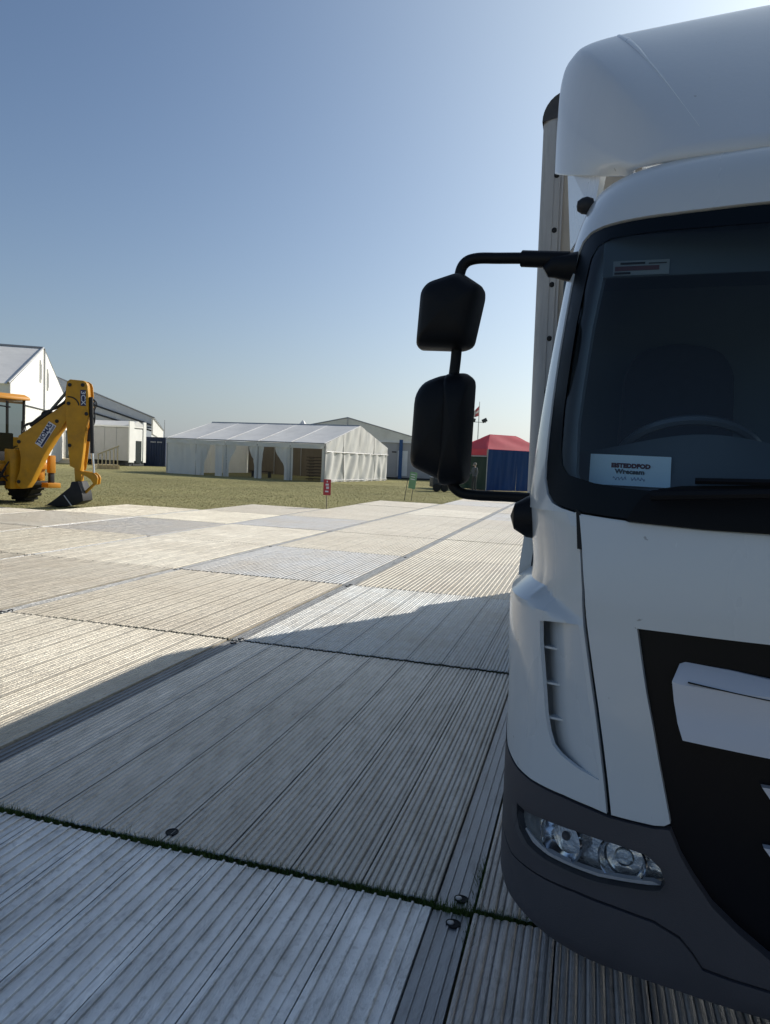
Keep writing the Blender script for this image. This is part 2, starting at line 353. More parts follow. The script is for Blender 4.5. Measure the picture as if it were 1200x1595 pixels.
truck = empty('box_truck', 'white box truck with black wing mirrors parked nose-on on the trackway', 'truck', (XC, YF, 0)); truck.rotation_euler = (0, -R(.8), 0)
def spl(pts, dense=40):
    p = np.array(pts, float); n = len(p); out = []
    for i in range(n - 1):
        p0, p1, p2, p3 = p[max(i - 1, 0)], p[i], p[i + 1], p[min(i + 2, n - 1)]
        for t in np.linspace(0, 1, dense, endpoint=False):
            out.append(.5 * ((2 * p1) + (-p0 + p2) * t + (2 * p0 - 5 * p1 + 4 * p2 - p3) * t * t + (-p0 + 3 * p1 - 3 * p2 + p3) * t ** 3))
    out.append(p[-1]); return np.array(out)
_C = spl([(0, 0), (.25, .006), (.5, .028), (.7, .068), (.83, .115), (.93, .18), (1.0, .265), (1.045, .38), (1.062, .52), (1.066, .75), (1.066, 1.65)]); _C[_C[:, 1] < 0, 1] = 0
_A = np.r_[0, np.cumsum(np.linalg.norm(np.diff(_C, axis=0), axis=1))]; SMAX = float(_A[-1])
_zo = spl([(0, .02), (.3, .0), (.6, 0), (.9, .012), (1.2, .03), (1.5, .06), (1.7, .105), (2.0, .18), (2.3, .265), (2.45, .32), (2.55, .39), (2.60, .455), (2.635, .56)])
_zw = spl([(0, .985), (.6, .985), (1.2, .985), (1.35, .978), (1.5, .962), (1.8, .938), (2.1, .907), (2.4, .868), (2.55, .832), (2.60, .80), (2.635, .745)])
def S(s, z):
    a = abs(s); x = np.interp(a, _A, _C[:, 0]); y = np.interp(a, _A, _C[:, 1])
    return Vector((math.copysign(1, s) * x * np.interp(z, _zw[:, 0], _zw[:, 1]), min(y + np.interp(z, _zo[:, 0], _zo[:, 1]), 1.68), z))
def SN(s, z):
    e = .012; n = (S(s + e, z) - S(s - e, z)).cross(S(s, z + e) - S(s, z - e)); n.normalize(); return n
def inside(p, poly):
    x, y = p; c = False; j = len(poly) - 1
    for i in range(len(poly)):
        if (poly[i][1] > y) != (poly[j][1] > y) and x < (poly[j][0] - poly[i][0]) * (y - poly[i][1]) / (poly[j][1] - poly[i][1]) + poly[i][0]: c = not c
        j = i
    return c
def resamp(poly, d):
    out = []
    for i, p in enumerate(poly):
        q = poly[(i + 1) % len(poly)]; L = math.hypot(q[0] - p[0], q[1] - p[1]); n = max(1, int(math.ceil(L / d)))
        out += [(p[0] + (q[0] - p[0]) * t / n, p[1] + (q[1] - p[1]) * t / n) for t in range(n)]
    return out
def segd(p, a, b):
    ax, ay = a; dx, dy = b[0] - ax, b[1] - ay; L = dx * dx + dy * dy or 1e-12; t = max(0, min(1, ((p[0] - ax) * dx + (p[1] - ay) * dy) / L))
    return math.hypot(p[0] - ax - t * dx, p[1] - ay - t * dy)
def skin(name, outer, mat_, parent, off=0.0, thick=.02, holes=(), d=.03, sharp=35, roll=.004):
    """panel lying on the cab surface: outline in (arc position, height), off = offset along the normal (number or function)"""
    loops = [resamp(outer, d)] + [resamp(h, d) for h in holes]; vs = []; es = []
    for lp in loops:
        b0 = len(vs); vs += [Vector(p) for p in lp]; es += [(b0 + i, b0 + (i + 1) % len(lp)) for i in range(len(lp))]
    xs = [p[0] for p in outer]; zs = [p[1] for p in outer]
    segs = [(lp[i], lp[(i + 1) % len(lp)]) for lp in loops for i in range(len(lp))]; sa = np.array(segs)
    a0 = min(xs)
    while a0 < max(xs):
        z0 = min(zs)
        while z0 < max(zs):
            p = (a0, z0)
            if inside(p, outer) and not any(inside(p, h) for h in holes):
                A = sa[:, 0]; D = sa[:, 1] - A; L = (D ** 2).sum(1) + 1e-12; t = np.clip(((np.array(p) - A) * D).sum(1) / L, 0, 1)
                if np.sqrt((((A + D * t[:, None]) - p) ** 2).sum(1)).min() > d * .45: vs.append(Vector(p))
            z0 += d
        a0 += d
    V, E, F = delaunay_2d_cdt(vs, es, [], 0, 1e-5)[:3]
    F = [f for f in F if inside(((V[f[0]].x + V[f[1]].x + V[f[2]].x) / 3, (V[f[0]].y + V[f[1]].y + V[f[2]].y) / 3), outer)
         and not any(inside(((V[f[0]].x + V[f[1]].x + V[f[2]].x) / 3, (V[f[0]].y + V[f[1]].y + V[f[2]].y) / 3), h) for h in holes)]
    of = off if callable(off) else (lambda a, z: off)
    P = [S(v.x, v.y) + SN(v.x, v.y) * of(v.x, v.y) for v in V]; NN = [SN(v.x, v.y) for v in V]
    cnt = {}
    for f in F:
        for i in range(3):
            e = (f[i], f[(i + 1) % 3]); k = tuple(sorted(e)); cnt[k] = None if k in cnt else e
    verts = list(P); faces = []
    for f in F:
        n = (P[f[1]] - P[f[0]]).cross(P[f[2]] - P[f[0]]); faces.append(tuple(f) if n.dot(NN[f[0]]) > 0 else tuple(f[::-1]))
    flip = {}
    for f in faces:
        for i in range(3): flip[(f[i], f[(i + 1) % 3])] = 1
    ring = {}
    def rv(i, k, dd):
        if (i, k) not in ring: ring[(i, k)] = len(verts); verts.append(P[i] - NN[i] * dd)
        return ring[(i, k)]
    if thick:
        for k, e in cnt.items():
            if e is None: continue
            a, b = e if (e[0], e[1]) in flip else (e[1], e[0])
            faces.append((b, a, rv(a, 1, thick), rv(b, 1, thick)))
    b = MB(); b.add(verts, faces); return b.build(name, mat_, parent, sharp, fix=False)
def sym(half): return list(half) + [(-a, z) for a, z in reversed(half) if abs(a) > 1e-6]
def mir(poly): return [(-a, z) for a, z in poly]
def rounded(pts, r=.03, n=5):
    out = []; N = len(pts)
    for i in range(N):
        p = Vector(pts[i]); a = Vector(pts[i - 1]) - p; c = Vector(pts[(i + 1) % N]) - p; rr = min(r, a.length * .45, c.length * .45)
        A = p + a.normalized() * rr; B = p + c.normalized() * rr
        for t in np.linspace(0, 1, n): out.append(tuple((1 - t) ** 2 * A + 2 * t * (1 - t) * p + t * t * B))
    return out
WS = [(0, 2.372), (.2, 2.372), (.467, 2.372), (.554, 2.373), (.644, 2.374), (.738, 2.377), (.84, 2.383), (.921, 2.388), (.989, 2.392), (1.057, 2.391), (1.106, 2.375), (1.131, 2.341), (1.13, 2.227), (1.126, 2.11), (1.122, 1.996), (1.112, 1.873), (1.10, 1.753), (1.091, 1.675), (1.079, 1.627), (1.05, 1.585), (1.021, 1.564), (.978, 1.552), (.917, 1.542), (.817, 1.535), (.729, 1.53), (.648, 1.527), (.57, 1.524), (.496, 1.522), (.423, 1.521), (.2, 1.519), (0, 1.518)]
FR = [(0, 2.318), (.464, 2.319), (.638, 2.326), (.832, 2.338), (.949, 2.346), (1.003, 2.335), (1.028, 2.301), (1.041, 2.098), (1.033, 1.83), (1.017, 1.713), (1.003, 1.668), (.971, 1.642), (.876, 1.622), (.781, 1.612), (.639, 1.605), (.427, 1.604), (0, 1.603)]
def grow(poly, k):
    c = poly; n = len(c); out = []
    for i in range(n):
        a, b = c[i - 1], c[(i + 1) % n]; dx, dz = b[0] - a[0], b[1] - a[1]; L = math.hypot(dx, dz) or 1; out.append((c[i][0] + dz / L * k, c[i][1] - dx / L * k))
    return out
ws = sym(WS); wsg = grow(ws, -.006)
if abs(wsg[0][1] - 2.378) > .003: wsg = grow(ws, .006)
win = [(1.50, 1.66), (1.56, 1.64), (2.12, 1.64), (2.15, 1.68), (2.13, 2.2), (2.08, 2.25), (1.66, 2.25), (1.6, 2.22)]
skin('cab_shell', [(-SMAX, 1.46), (-1.54, 1.46), (-1.5, 1.535), (-.955, 1.535), (-.93, 1.50), (.93, 1.50), (.955, 1.535), (1.5, 1.535), (1.54, 1.46), (SMAX, 1.46), (SMAX, 2.62), (0, 2.632), (-SMAX, 2.62)], m_white, truck, 0, .03, [wsg, win, mir(win)], .035)
b = MB(); rim = [S(a, 2.62 + .012 * (1 - abs(a) / SMAX)) for a in np.linspace(-SMAX, SMAX, 81)]; cen = Vector((0, 1.35, 2.70)); nn = len(rim); vsr = []
for k in range(8):
    t = k / 7; 
    for p in rim: q = p.lerp(cen, t); q.z = p.z + (2.69 - p.z) * math.sin(t * math.pi / 2) ** .8; vsr.append(q)
b.add(vsr, [(k * nn + i, k * nn + i + 1, (k + 1) * nn + i + 1, (k + 1) * nn + i) for k in range(7) for i in range(nn - 1)])
b.build('cab_roof', m_white, truck, 60)
wsc = skin('windscreen', ws, m_glass, truck, -.006, 0, (), .04, 60)
skin('windscreen_border', ws, m_frit, wsc, -.004, 0, [sym(FR)], .04, 60)
for q in (1, -1):
    pil = [(1.0, 2.38), (1.02, 2.1), (1.015, 1.8), (.99, 1.66), (.95, 1.6), (1.3, 1.6), (1.4, 1.8), (1.46, 2.1), (1.5, 2.4)]
    skin('pillar_trim', pil if q > 0 else mir(pil), m_pil, truck, -.05, .01, (), .04)
    sl_ = [(.922, 1.548), (.900, 1.44), (.884, 1.44), (.906, 1.54)]
    skin('shut_line_shade', sl_ if q > 0 else mir(sl_), m_gap, truck, .0015, 0, (), .02)  # black strip stands in for the shade inside the open shut line
# lower front panel, corners, bumper
shut = [(.912, 1.541), (.891, 1.45), (.863, 1.331), (.846, 1.239), (.827, 1.148), (.803, 1.034), (.784, .936), (.767, .839), (.755, .761)]
gap = .006
fp = [(0, 1.508), (.423, 1.511), (.57, 1.514), (.729, 1.52), (.87, 1.529), (shut[0][0] - gap, 1.531)] + [(a - gap, z) for a, z in shut[1:]] + [(.697, .762), (.641, .764), (.618, .769), (.604, .779), (.621, .852), (.641, .937), (.658, 1.015), (.677, 1.093), (.693, 1.172), (.709, 1.254), (.62, 1.255), (.403, 1.254), (0, 1.253)]
skin('front_panel', sym(fp), m_white, truck, .004, .035, (), .035)
cp = [(a + gap, z) for a, z in shut] + [(.807, .766), (.884, .770), (1.002, .768), (1.08, .772), (1.2, .79), (1.30, .83), (1.37, .92), (1.43, 1.05), (1.52, 1.12), (1.52, 1.50), (1.32, 1.52), (1.20, 1.60), (1.155, 1.70), (1.135, 1.72), (1.128, 1.70), (1.112, 1.632), (1.082, 1.585), (1.045, 1.555), (.99, 1.541), (.93, 1.533)]
vent = [(.995, 1.224), (.99, 1.166), (.973, 1.061), (.96, .974), (.945, .925), (.929, .894), (.902, .876), (.851, .857), (.785, .842), (.79, .87), (.805, .948), (.825, 1.046), (.848, 1.158), (.866, 1.238), (.9, 1.236), (.97, 1.229)]
def sstep(x): x = max(0, min(1, x)); return x * x * (3 - 2 * x)
def bulge(s, z):
    a = abs(s); zc = 1.247 + .073 * min(1, max(0, (a - .858) / .20)); wdt = .010 + .045 * min(1, max(0, (a - .86) / .2))
    amp = .050 * min(1, max(0, (a - .85) / .24)) ** .8
    up = 1 - max(0, min(1, (zc - z) / wdt))
    return .004 + .010 * sstep((a - .9) / .2) * sstep((z - .95) / .25) * (1 - up) - amp * up * (1 - .85 * sstep((z - 1.34) / .22))
for q in (1, -1):
    f = (lambda p: p) if q > 0 else mir
    cpn = skin('corner_panel', f(cp), m_white, truck, bulge, .014, [f(vent)], .013, 24)
    skin('vent_backing', f([(1.09, 1.27), (1.07, .86), (.9, .83), (.80, .84), (.88, 1.26)]), m_white, cpn, -.06, 0, (), .04)
    skin('vent_recess', f([(a, z) for a, z in [(1.02, 1.25), (1.012, 1.15), (.995, 1.05), (.978, .95), (.945, .88), (.90, .845), (.775, .826), (.79, .87), (.805, .948), (.825, 1.046), (.848, 1.158), (.868, 1.245)]]), m_white, cpn,
         lambda s, z: .002 - .050 * max(0, (abs(s) - .79 - (z - .85) * .2)) / .17, .0, (), .02, 50)
    for (a, z) in ((.978, 1.147), (.963, 1.049), (.945, .955)):
        bb = MB(); pts = [S((a + .022) * q, z) + SN(q * a, z) * -.008, S((a - .022) * q, z) + SN(q * a, z) * -.032]
        n0 = SN(q * a, z)
        A0, A1 = pts; B0, B1 = A0 - n0 * .05, A1 - n0 * .02
        vsf = [A0, A1, B1, B0] + [p + Vector((0, 0, .006)) for p in (A0, A1, B1, B0)]
        bb.add(vsf, [(0, 1, 2, 3), (7, 6, 5, 4), (0, 4, 5, 1), (1, 5, 6, 2), (2, 6, 7, 3), (3, 7, 4, 0)]); bb.build('vent_fin', m_white, cpn, 0)
head = [(1.072, .667), (1.01, .668), (.944, .679), (.84, .689), (.734, .692), (.653, .687), (.621, .663), (.607, .631), (.618, .607), (.65, .597), (.696, .589), (.779, .576), (.873, .572), (.937, .570), (1.003, .577), (1.049, .602), (1.068, .635)]
crease = [(1.36, .60), (1.22, .53), (1.092, .505), (.934, .518), (.831, .529), (.726, .53), (.629, .526), (.567, .505), (.535, .474), (.511, .443), (.445, .436), (.36, .432), (0, .43)]
bg_ = [(.603, .766), (.577, .708), (.545, .66), (.498, .60), (.438, .552), (.365, .504), (.2, .47), (0, .46)]
topb = [(.61, .772), (.618, .763), (.641, .758), (.697, .756), (.755, .755), (.807, .76), (.884, .764), (1.002, .762), (1.08, .766), (1.2, .784), (1.33, .83), (1.40, .84)]
bu = [(0, .45)] + [(a, z) for a, z in bg_[::-1][1:]] + topb + [(1.42, .70)] + crease
bu = [(0, .452)] + [(.2, .462), (.365, .504), (.438, .552), (.498, .6), (.545, .66), (.577, .708), (.603, .764)] + topb[1:] + [(1.42, .72), (1.38, .62)] + crease
bum = skin('bumper', sym(bu), m_plast, truck, lambda s, z: .012 - .006 * sstep((abs(s) - .75) / .3), .05, [head, mir(head)], .03, 35)
cl = [(a, z - .004) for a, z in crease]
bl = cl[::-1] + [(1.40, .56), (1.36, .46), (1.27, .39), (1.17, .35), (1.074, .338), (.973, .342), (.881, .346), (.785, .35), (.652, .362), (.559, .364), (.355, .349), (0, .345)]
skin('lower_bumper', sym(bl), m_plast, truck, lambda s, z: .018 - .012 * sstep((abs(s) - .75) / .3) - .05 * sstep((.40 - z) / .09) ** 2, .12, (), .03, 35)
# grille
gr = [(0, 1.26), (.403, 1.26), (.62, 1.262), (.74, 1.262), (.70, 1.093), (.66, .937), (.625, .80), (.615, .72), (.57, .64), (.50, .57), (.40, .50), (.2, .45), (0, .44)]
gri = skin('grille', sym(gr), m_black, truck, lambda s, z: -.028 + .012 * sstep((abs(s) - .45) / .2), 0, (), .04, 50)
bar = [(0, 1.163), (.2, 1.164), (.399, 1.169), (.483, 1.178), (.571, 1.183), (.590, 1.184), (.603, 1.178), (.615, 1.14), (.608, 1.09), (.597, 1.043), (.583, 1.006), (.504, 1.003), (.391, .998), (.2, .996), (0, .995)]
skin('grille_bar', sym(bar), m_bar, gri, lambda s, z: .03 - .05 * sstep((z - 1.132 - .03 * max(0, abs(s) - .39)) / .05) + .02 * sstep((1.09 - z) / .1), .07, (), .02, 28)
skin('bar_crease_shade', sym([(0, 1.1195), (.397, 1.1285), (.579, 1.1445), (.579, 1.1425), (.397, 1.1265), (0, 1.1175)]), m_gap, gri, lambda s, z: .0345 - .002 * abs(s), .01, (), .02, 30)  # thin black strip painting in the shade of the bar's crease
for (z0, z1, a0, a1) in ((.91, .868, .403, .372), (.765, .72, .392, .355)):
    skin('grille_slat', sym([(0, z0), (a0, z0), (a1, z1), (0, z1)]), m_bar, gri, -.005, .03, (), .03, 30)
ct = [(.615, .772), (.60, .74), (.585, .70), (.55, .685), (.3, .70), (0, .70), (0, .69), (.3, .69), (.56, .672), (.60, .69), (.63, .74)]
# headlamps
for q in (1, -1):
    f = (lambda p: p) if q > 0 else mir
    hl = skin('headlamp', f(head), m_house, truck, -.05, 0, (), .03, 50)
    # bowl behind the lens
    skin('lens', f(head), m_lens, hl, .021, 0, (), .03, 60)
    def hp(a, z, off): s = q * a; return S(s, z) + SN(s, z) * off
    for (a, z, rr, pj) in ((.905, .632, .062, False), (.722, .636, .058, True)):
        c = hp(a, z, -.045); n0 = SN(q * a, z); ux = Vector((n0.y, -n0.x, 0)).normalized(); uz = n0.cross(ux); uz = uz if uz.z > 0 else -uz
        Mx = Matrix(((ux.x, n0.x, uz.x, c.x), (ux.y, n0.y, uz.y, c.y), (ux.z, n0.z, uz.z, c.z), (0, 0, 0, 1)))
        bb = MB(Mx); N = 40; prof = [(.012, -.03), (.025, -.027), (.038, -.017), (.052, 0), (rr, .022), (rr + .003, .026), (rr + .006, .02)]
        vsl = []
        for (r_, h_) in prof:
            for k in range(N):
                an = 2 * math.pi * k / N; rj = r_ * (1 + (.018 if (k % 4 < 2 and .02 < r_ < .05) else 0)); vsl.append((rj * math.cos(an), h_, rj * math.sin(an)))
        bb.add(vsl, [(i * N + k, i * N + (k + 1) % N, (i + 1) * N + (k + 1) % N, (i + 1) * N + k) for i in range(len(prof) - 1) for k in range(N)])
        rf = bb.build('reflector', m_chrome, hl, 20)
        bb = MB(Mx); bb.lathe([(.012, -.03), (.013, -.002), (.009, .004), (.003, .006)] if not pj else [(.022, -.03), (.026, -.006), (.022, .004), (.012, .01), (.004, .012)], (0, 0, 0), 'y', 18)
        bb.build('bulb_cap', m_plast if not pj else m_lens, rf)
    # lower light strip and ribbed indicator
    skin('trim_strip', f([(1.04, .606), (.937, .583), (.873, .583), (.779, .588), (.696, .600), (.64, .612), (.62, .608), (.65, .6), (.696, .592), (.779, .579), (.873, .575), (.937, .573), (1.003, .58), (1.045, .6)]), m_bar, hl, -.012, .02, (), .03, 30)
    bb = MB()
    for i in range(17):
        a = 1.062 - i * .0062; zt = .662; zb = .585 + (.02 if a > 1.04 else 0)
        p = [hp(a - .002, zb, -.02), hp(a + .002, zb, -.02), hp(a + .002, zt, -.02), hp(a - .002, zt, -.02)]; pm = [hp(a, zb, -.015), hp(a, zt, -.015)]
        bb.add(p + pm, [(0, 4, 5, 3), (4, 1, 2, 5)])
    bb.build('indicator', m_amber, hl, 0)
# cowl and wipers
cw = [(0, 1.636), (.428, 1.631), (.635, 1.621), (.688, 1.612), (.732, 1.589), (.765, 1.524), (.57, 1.516), (0, 1.512)]
cow = skin('wiper_cowl', sym(cw), m_cowl, truck, lambda s, z: .010 + .012 * sstep((1.60 - z) / .06), .02, (), .03, 40)
for q, a0, a1 in ((-1, .70, .02), (-1, .02, -.62)):
    bb = MB(); bb.tube([S(q * (a0 + (a1 - a0) * t), 1.585 + .035 * t) + SN(q * a0, 1.58) * (.055 + .01 * math.sin(t * 3)) for t in np.linspace(0, 1, 12)], [.014 - .006 * t for t in np.linspace(0, 1, 12)], 8)
    wp = bb.build('wiper', m_mirr, truck)
    bb = MB(); bb.tube([S(q * (a0 - .1 + (a1 - .05 - a0) * t), 1.63 + .012 * t) + SN(q * a0, 1.62) * .03 for t in np.linspace(0, 1, 12)], .009, 6); bb.build('wiper_blade', m_mirr, wp)
# cab sides: doors, windows, steps, arches
for q in (1, -1):
    f = (lambda p: p) if q > 0 else mir
    dr = skin('door', f([(1.53, 1.13), (1.75, 1.19), (1.95, 1.13), (2.1, .98), (2.26, .98), (2.26, 1.455), (1.53, 1.455)]), m_white, truck, .006, .04, (), .05)
    skin('door_window', f(win), m_sideg, dr, -.008, 0, (), .06)
    bb = MB(); c = S(q * 2.12, 1.36) + SN(q * 2.12, 1.36) * .03; bb.box(c.x - .012, c.x + .012, c.y - .08, c.y + .08, c.z - .018, c.z + .018); bb.build('door_handle', m_mirr, dr, 30, .005)
    bb = MB()
    bb.grid(lambda u, v: (q * (.78 + .28 * v), 1.28 + .52 * math.cos(math.pi * (1 - u)) * -1, .50 + .56 * math.sin(math.pi * u)), 20, 2); bb.build('wheel_arch', m_plast, truck, 60, fix=False)
    for yw, dual in ((1.28, 0), (5.55, 1)):
        for off in ((.93,) if not dual else (.93, .66)):
            bb = MB(); bb.lathe([(.25, -.11), (.39, -.115), (.405, -.09), (.405, .09), (.39, .115), (.25, .11)], (q * off, yw, .405), 'x', 36)
            wl = bb.build('wheel', m_rub, truck)
            bb = MB(); bb.lathe([(.25, .10), (.245, .06), (.2, .03), (.12, .035), (.1, .09), (.04, .10)] if q > 0 else [(.25, -.10), (.245, -.06), (.2, -.03), (.12, -.035), (.1, -.09), (.04, -.10)], (q * off, yw, .405), 'x', 30)
            bb.build('rim', m_bar, wl)
bb = MB(); bb.box(-.98, .98, 1.58, 1.66, .75, 2.55); bb.build('cab_back_wall', m_int, truck, 0)
bb = MB(); bb.box(-.9, .9, .2, 1.6, .70, .76); bb.build('cab_floor', m_int, truck, 0)
bb = MB(); bb.box(-.80, .80, .62, 1.58, 2.46, 2.50); bb.build('roof_lining', m_int, truck, 0)
bb = MB()
def dashf(u, v):
    s = (u * 2 - 1) * .98; p = S(s, 1.59); d0 = .025 + .34 * v; hump = .07 * math.exp(-((p.x + .53) / .27) ** 2)
    return (p.x * (1 - .03 * v), p.y + d0, 1.585 + (.12 + hump) * sstep((v - .5) / .4) - .03 * sstep((v - .85) / .15))
bb.grid(dashf, 60, 14)
bb.grid(lambda u, v: (lambda p: (p[0], p[1] + .05 * v, p[2] - .75 * v))(dashf(u, 1)), 60, 3)
dsh = bb.build('dashboard', m_dash, truck, 50, fix=False)
bb = MB(); cs = Vector((-.53, .66, 1.68)); ax = Vector((0, .62, .78)).normalized(); u1 = Vector((1, 0, 0)); u2 = ax.cross(u1)
bb.tube([cs + (u1 * math.cos(t) + u2 * math.sin(t)) * .215 for t in np.linspace(0, 2 * math.pi, 49)], .016, 8, False)
stw = bb.build('steering_wheel', mat('wheel_rim_plastic', (.07, .085, .10), .3), truck)
bb = MB()
for an in (R(200), R(340), R(90)): bb.tube([cs - ax * .03, cs + (u1 * math.cos(an) + u2 * math.sin(an)) * .21], .014, 6)
bb.tube([cs - ax * .25, cs], .035, 10); bb.lathe([(.07, -.02), (.075, .0), (.05, .02)], cs - ax * .02, 'z', 18); bb.build('spokes', m_seat, stw)
for xs_ in (-.51, .45):
    bb = MB(); bb.box(xs_ - .24, xs_ + .24, .85, 1.3, 1.12, 1.28); st = bb.build('seat', m_seat, truck, 40, .05)
    poly = rounded([(-.21, 1.2), (-.215, 1.7), (-.2, 2.05), (-.15, 2.13), (0, 2.165), (.15, 2.13), (.2, 2.05), (.215, 1.7), (.21, 1.2)], .1, 6)
    bb = MB(); bb.prism([(xs_ + p[0], p[1]) for p in poly], 1.18, 1.32); bb.build('seat_back', m_seat, st, 40, .03)
for xs_ in (-.52, .5):
    bb = MB(); y_ = .47; bb.box(xs_ - .30, xs_ + .30, y_, y_ + .02, 2.235, 2.36); vz = bb.build('sun_visor', m_int, truck, 40, .009)
    if xs_ < 0:
        lb = [('warning_label', mat('label_paper', (.26, .29, .31), .7), (-.79, -.632, 2.240, 2.282)), ('label_band', mat('label_red', (.10, .03, .035), .6), (-.785, -.66, 2.253, 2.266)), ('label_print', m_gap, (-.77, -.70, 2.271, 2.277)), ('label_print', m_gap, (-.69, -.64, 2.271, 2.274)), ('label_print', m_gap, (-.786, -.74, 2.243, 2.249))]
        prev = None
        for i, (nm, mm, (x0, x1, z0, z1)) in enumerate(lb):
            bb = MB(); bb.box(x0, x1, y_ - .003 - .0015 * (i > 0), y_ - .0005 - .0025 * (i > 0), z0, z1); bb.build(nm, mm, vz, 0)
# roof air deflector
rear = spl([(-1.04, 2.98), (-1.04, 3.10), (-1.038, 3.22), (-1.032, 3.34), (-1.013, 3.43), (-.975, 3.482), (-.92, 3.512), (-.82, 3.532), (-.68, 3.545), (-.446, 3.563), (-.2, 3.58), (0, 3.587)], 6)
nose = spl([(-.735, .74, 2.63), (-.74, .70, 2.63), (-.735, .66, 2.62), (-.715, .60, 2.605), (-.68, .55, 2.595), (-.63, .51, 2.585), (-.56, .475, 2.578), (-.46, .445, 2.572), (-.34, .425, 2.57), (-.22, .41, 2.57), (-.1, .405, 2.57), (0, .40, 2.57)], 6)
nr = len(rear); NT = 26
def defl(i, t):
    r_, n_ = rear[i], nose[i]; ph = i / (nr - 1); k = sstep((ph - .27) / .22)
    P0 = np.array([r_[0], 1.55, r_[1]]); P2 = n_
    P1 = np.array([.94 * P0[0] + .06 * P2[0], 1.12 - .10 * k, P2[2] + (P0[2] - P2[2]) * (.48 + .28 * k)])
    return (1 - t) ** 2 * P0 + 2 * t * (1 - t) * P1 + t * t * P2
bb = MB(); vsd = []
half = [[defl(i, j / NT) for i in range(nr)] for j in range(NT + 1)]
W2 = 2 * nr - 1
for row in half: vsd += [tuple(p) for p in row] + [(-p[0], p[1], p[2]) for p in row[-2::-1]]
fsd = [(j * W2 + i, j * W2 + i + 1, (j + 1) * W2 + i + 1, (j + 1) * W2 + i) for j in range(NT) for i in range(W2 - 1)]
bb.add(vsd, fsd)
dfl = bb.build('air_deflector', m_defl, truck, 60)
sd = dfl.modifiers.new('thickness', 'SOLIDIFY'); sd.thickness = .012; sd.offset = -1 if True else 1
for q in (1, -1):
    bb = MB(); pts = []
    for t in np.linspace(0, 1, 18):
        f0 = 42 - 2.8 * t ** 2; tt = .20 + .72 * t; i0 = int(f0); p = defl(i0, tt) * (1 - (f0 - i0)) + defl(min(nr - 1, i0 + 1), tt) * (f0 - i0)
        pts.append((p[0] * q * (1), p[1], p[2]))
    bb.tube(pts, [.002 + .007 * math.sin(math.pi * min(1, t * 1.6 + .12)) ** .7 if t < .55 else max(.001, .009 * (1 - t)) for t in np.linspace(0, 1, 18)], 8); bb.build('crease', m_crease, dfl)
    bb = MB(); bb.add([(q * x, y, z) for x, y, z in [(-.985, 1.50, 3.0), (-.955, 1.50, 2.62), (-.86, 1.0, 2.60), (-.84, .98, 2.74), (-.96, 1.48, 3.0), (-.93, 1.48, 2.62), (-.84, 1.0, 2.60), (-.82, .98, 2.74)]], [(0, 1, 2, 3), (7, 6, 5, 4), (0, 4, 5, 1), (1, 5, 6, 2), (2, 6, 7, 3), (3, 7, 4, 0)])
    bb.build('deflector_side_extension', m_white, dfl, 0)
    bb = MB(); bb.lathe([(.0, -.03), (.016, -.027), (.026, -.012), (.029, .005), (.022, .025), (.0, .032)], (q * -.885, .78, 2.56), 'x', 20); bb.build('marker_lamp', m_steel, truck)
bb = MB(); bb.box(-.70, .70, .80, 1.50, 2.62, 2.76); bb.build('deflector_base', m_white, dfl, 30, .03)
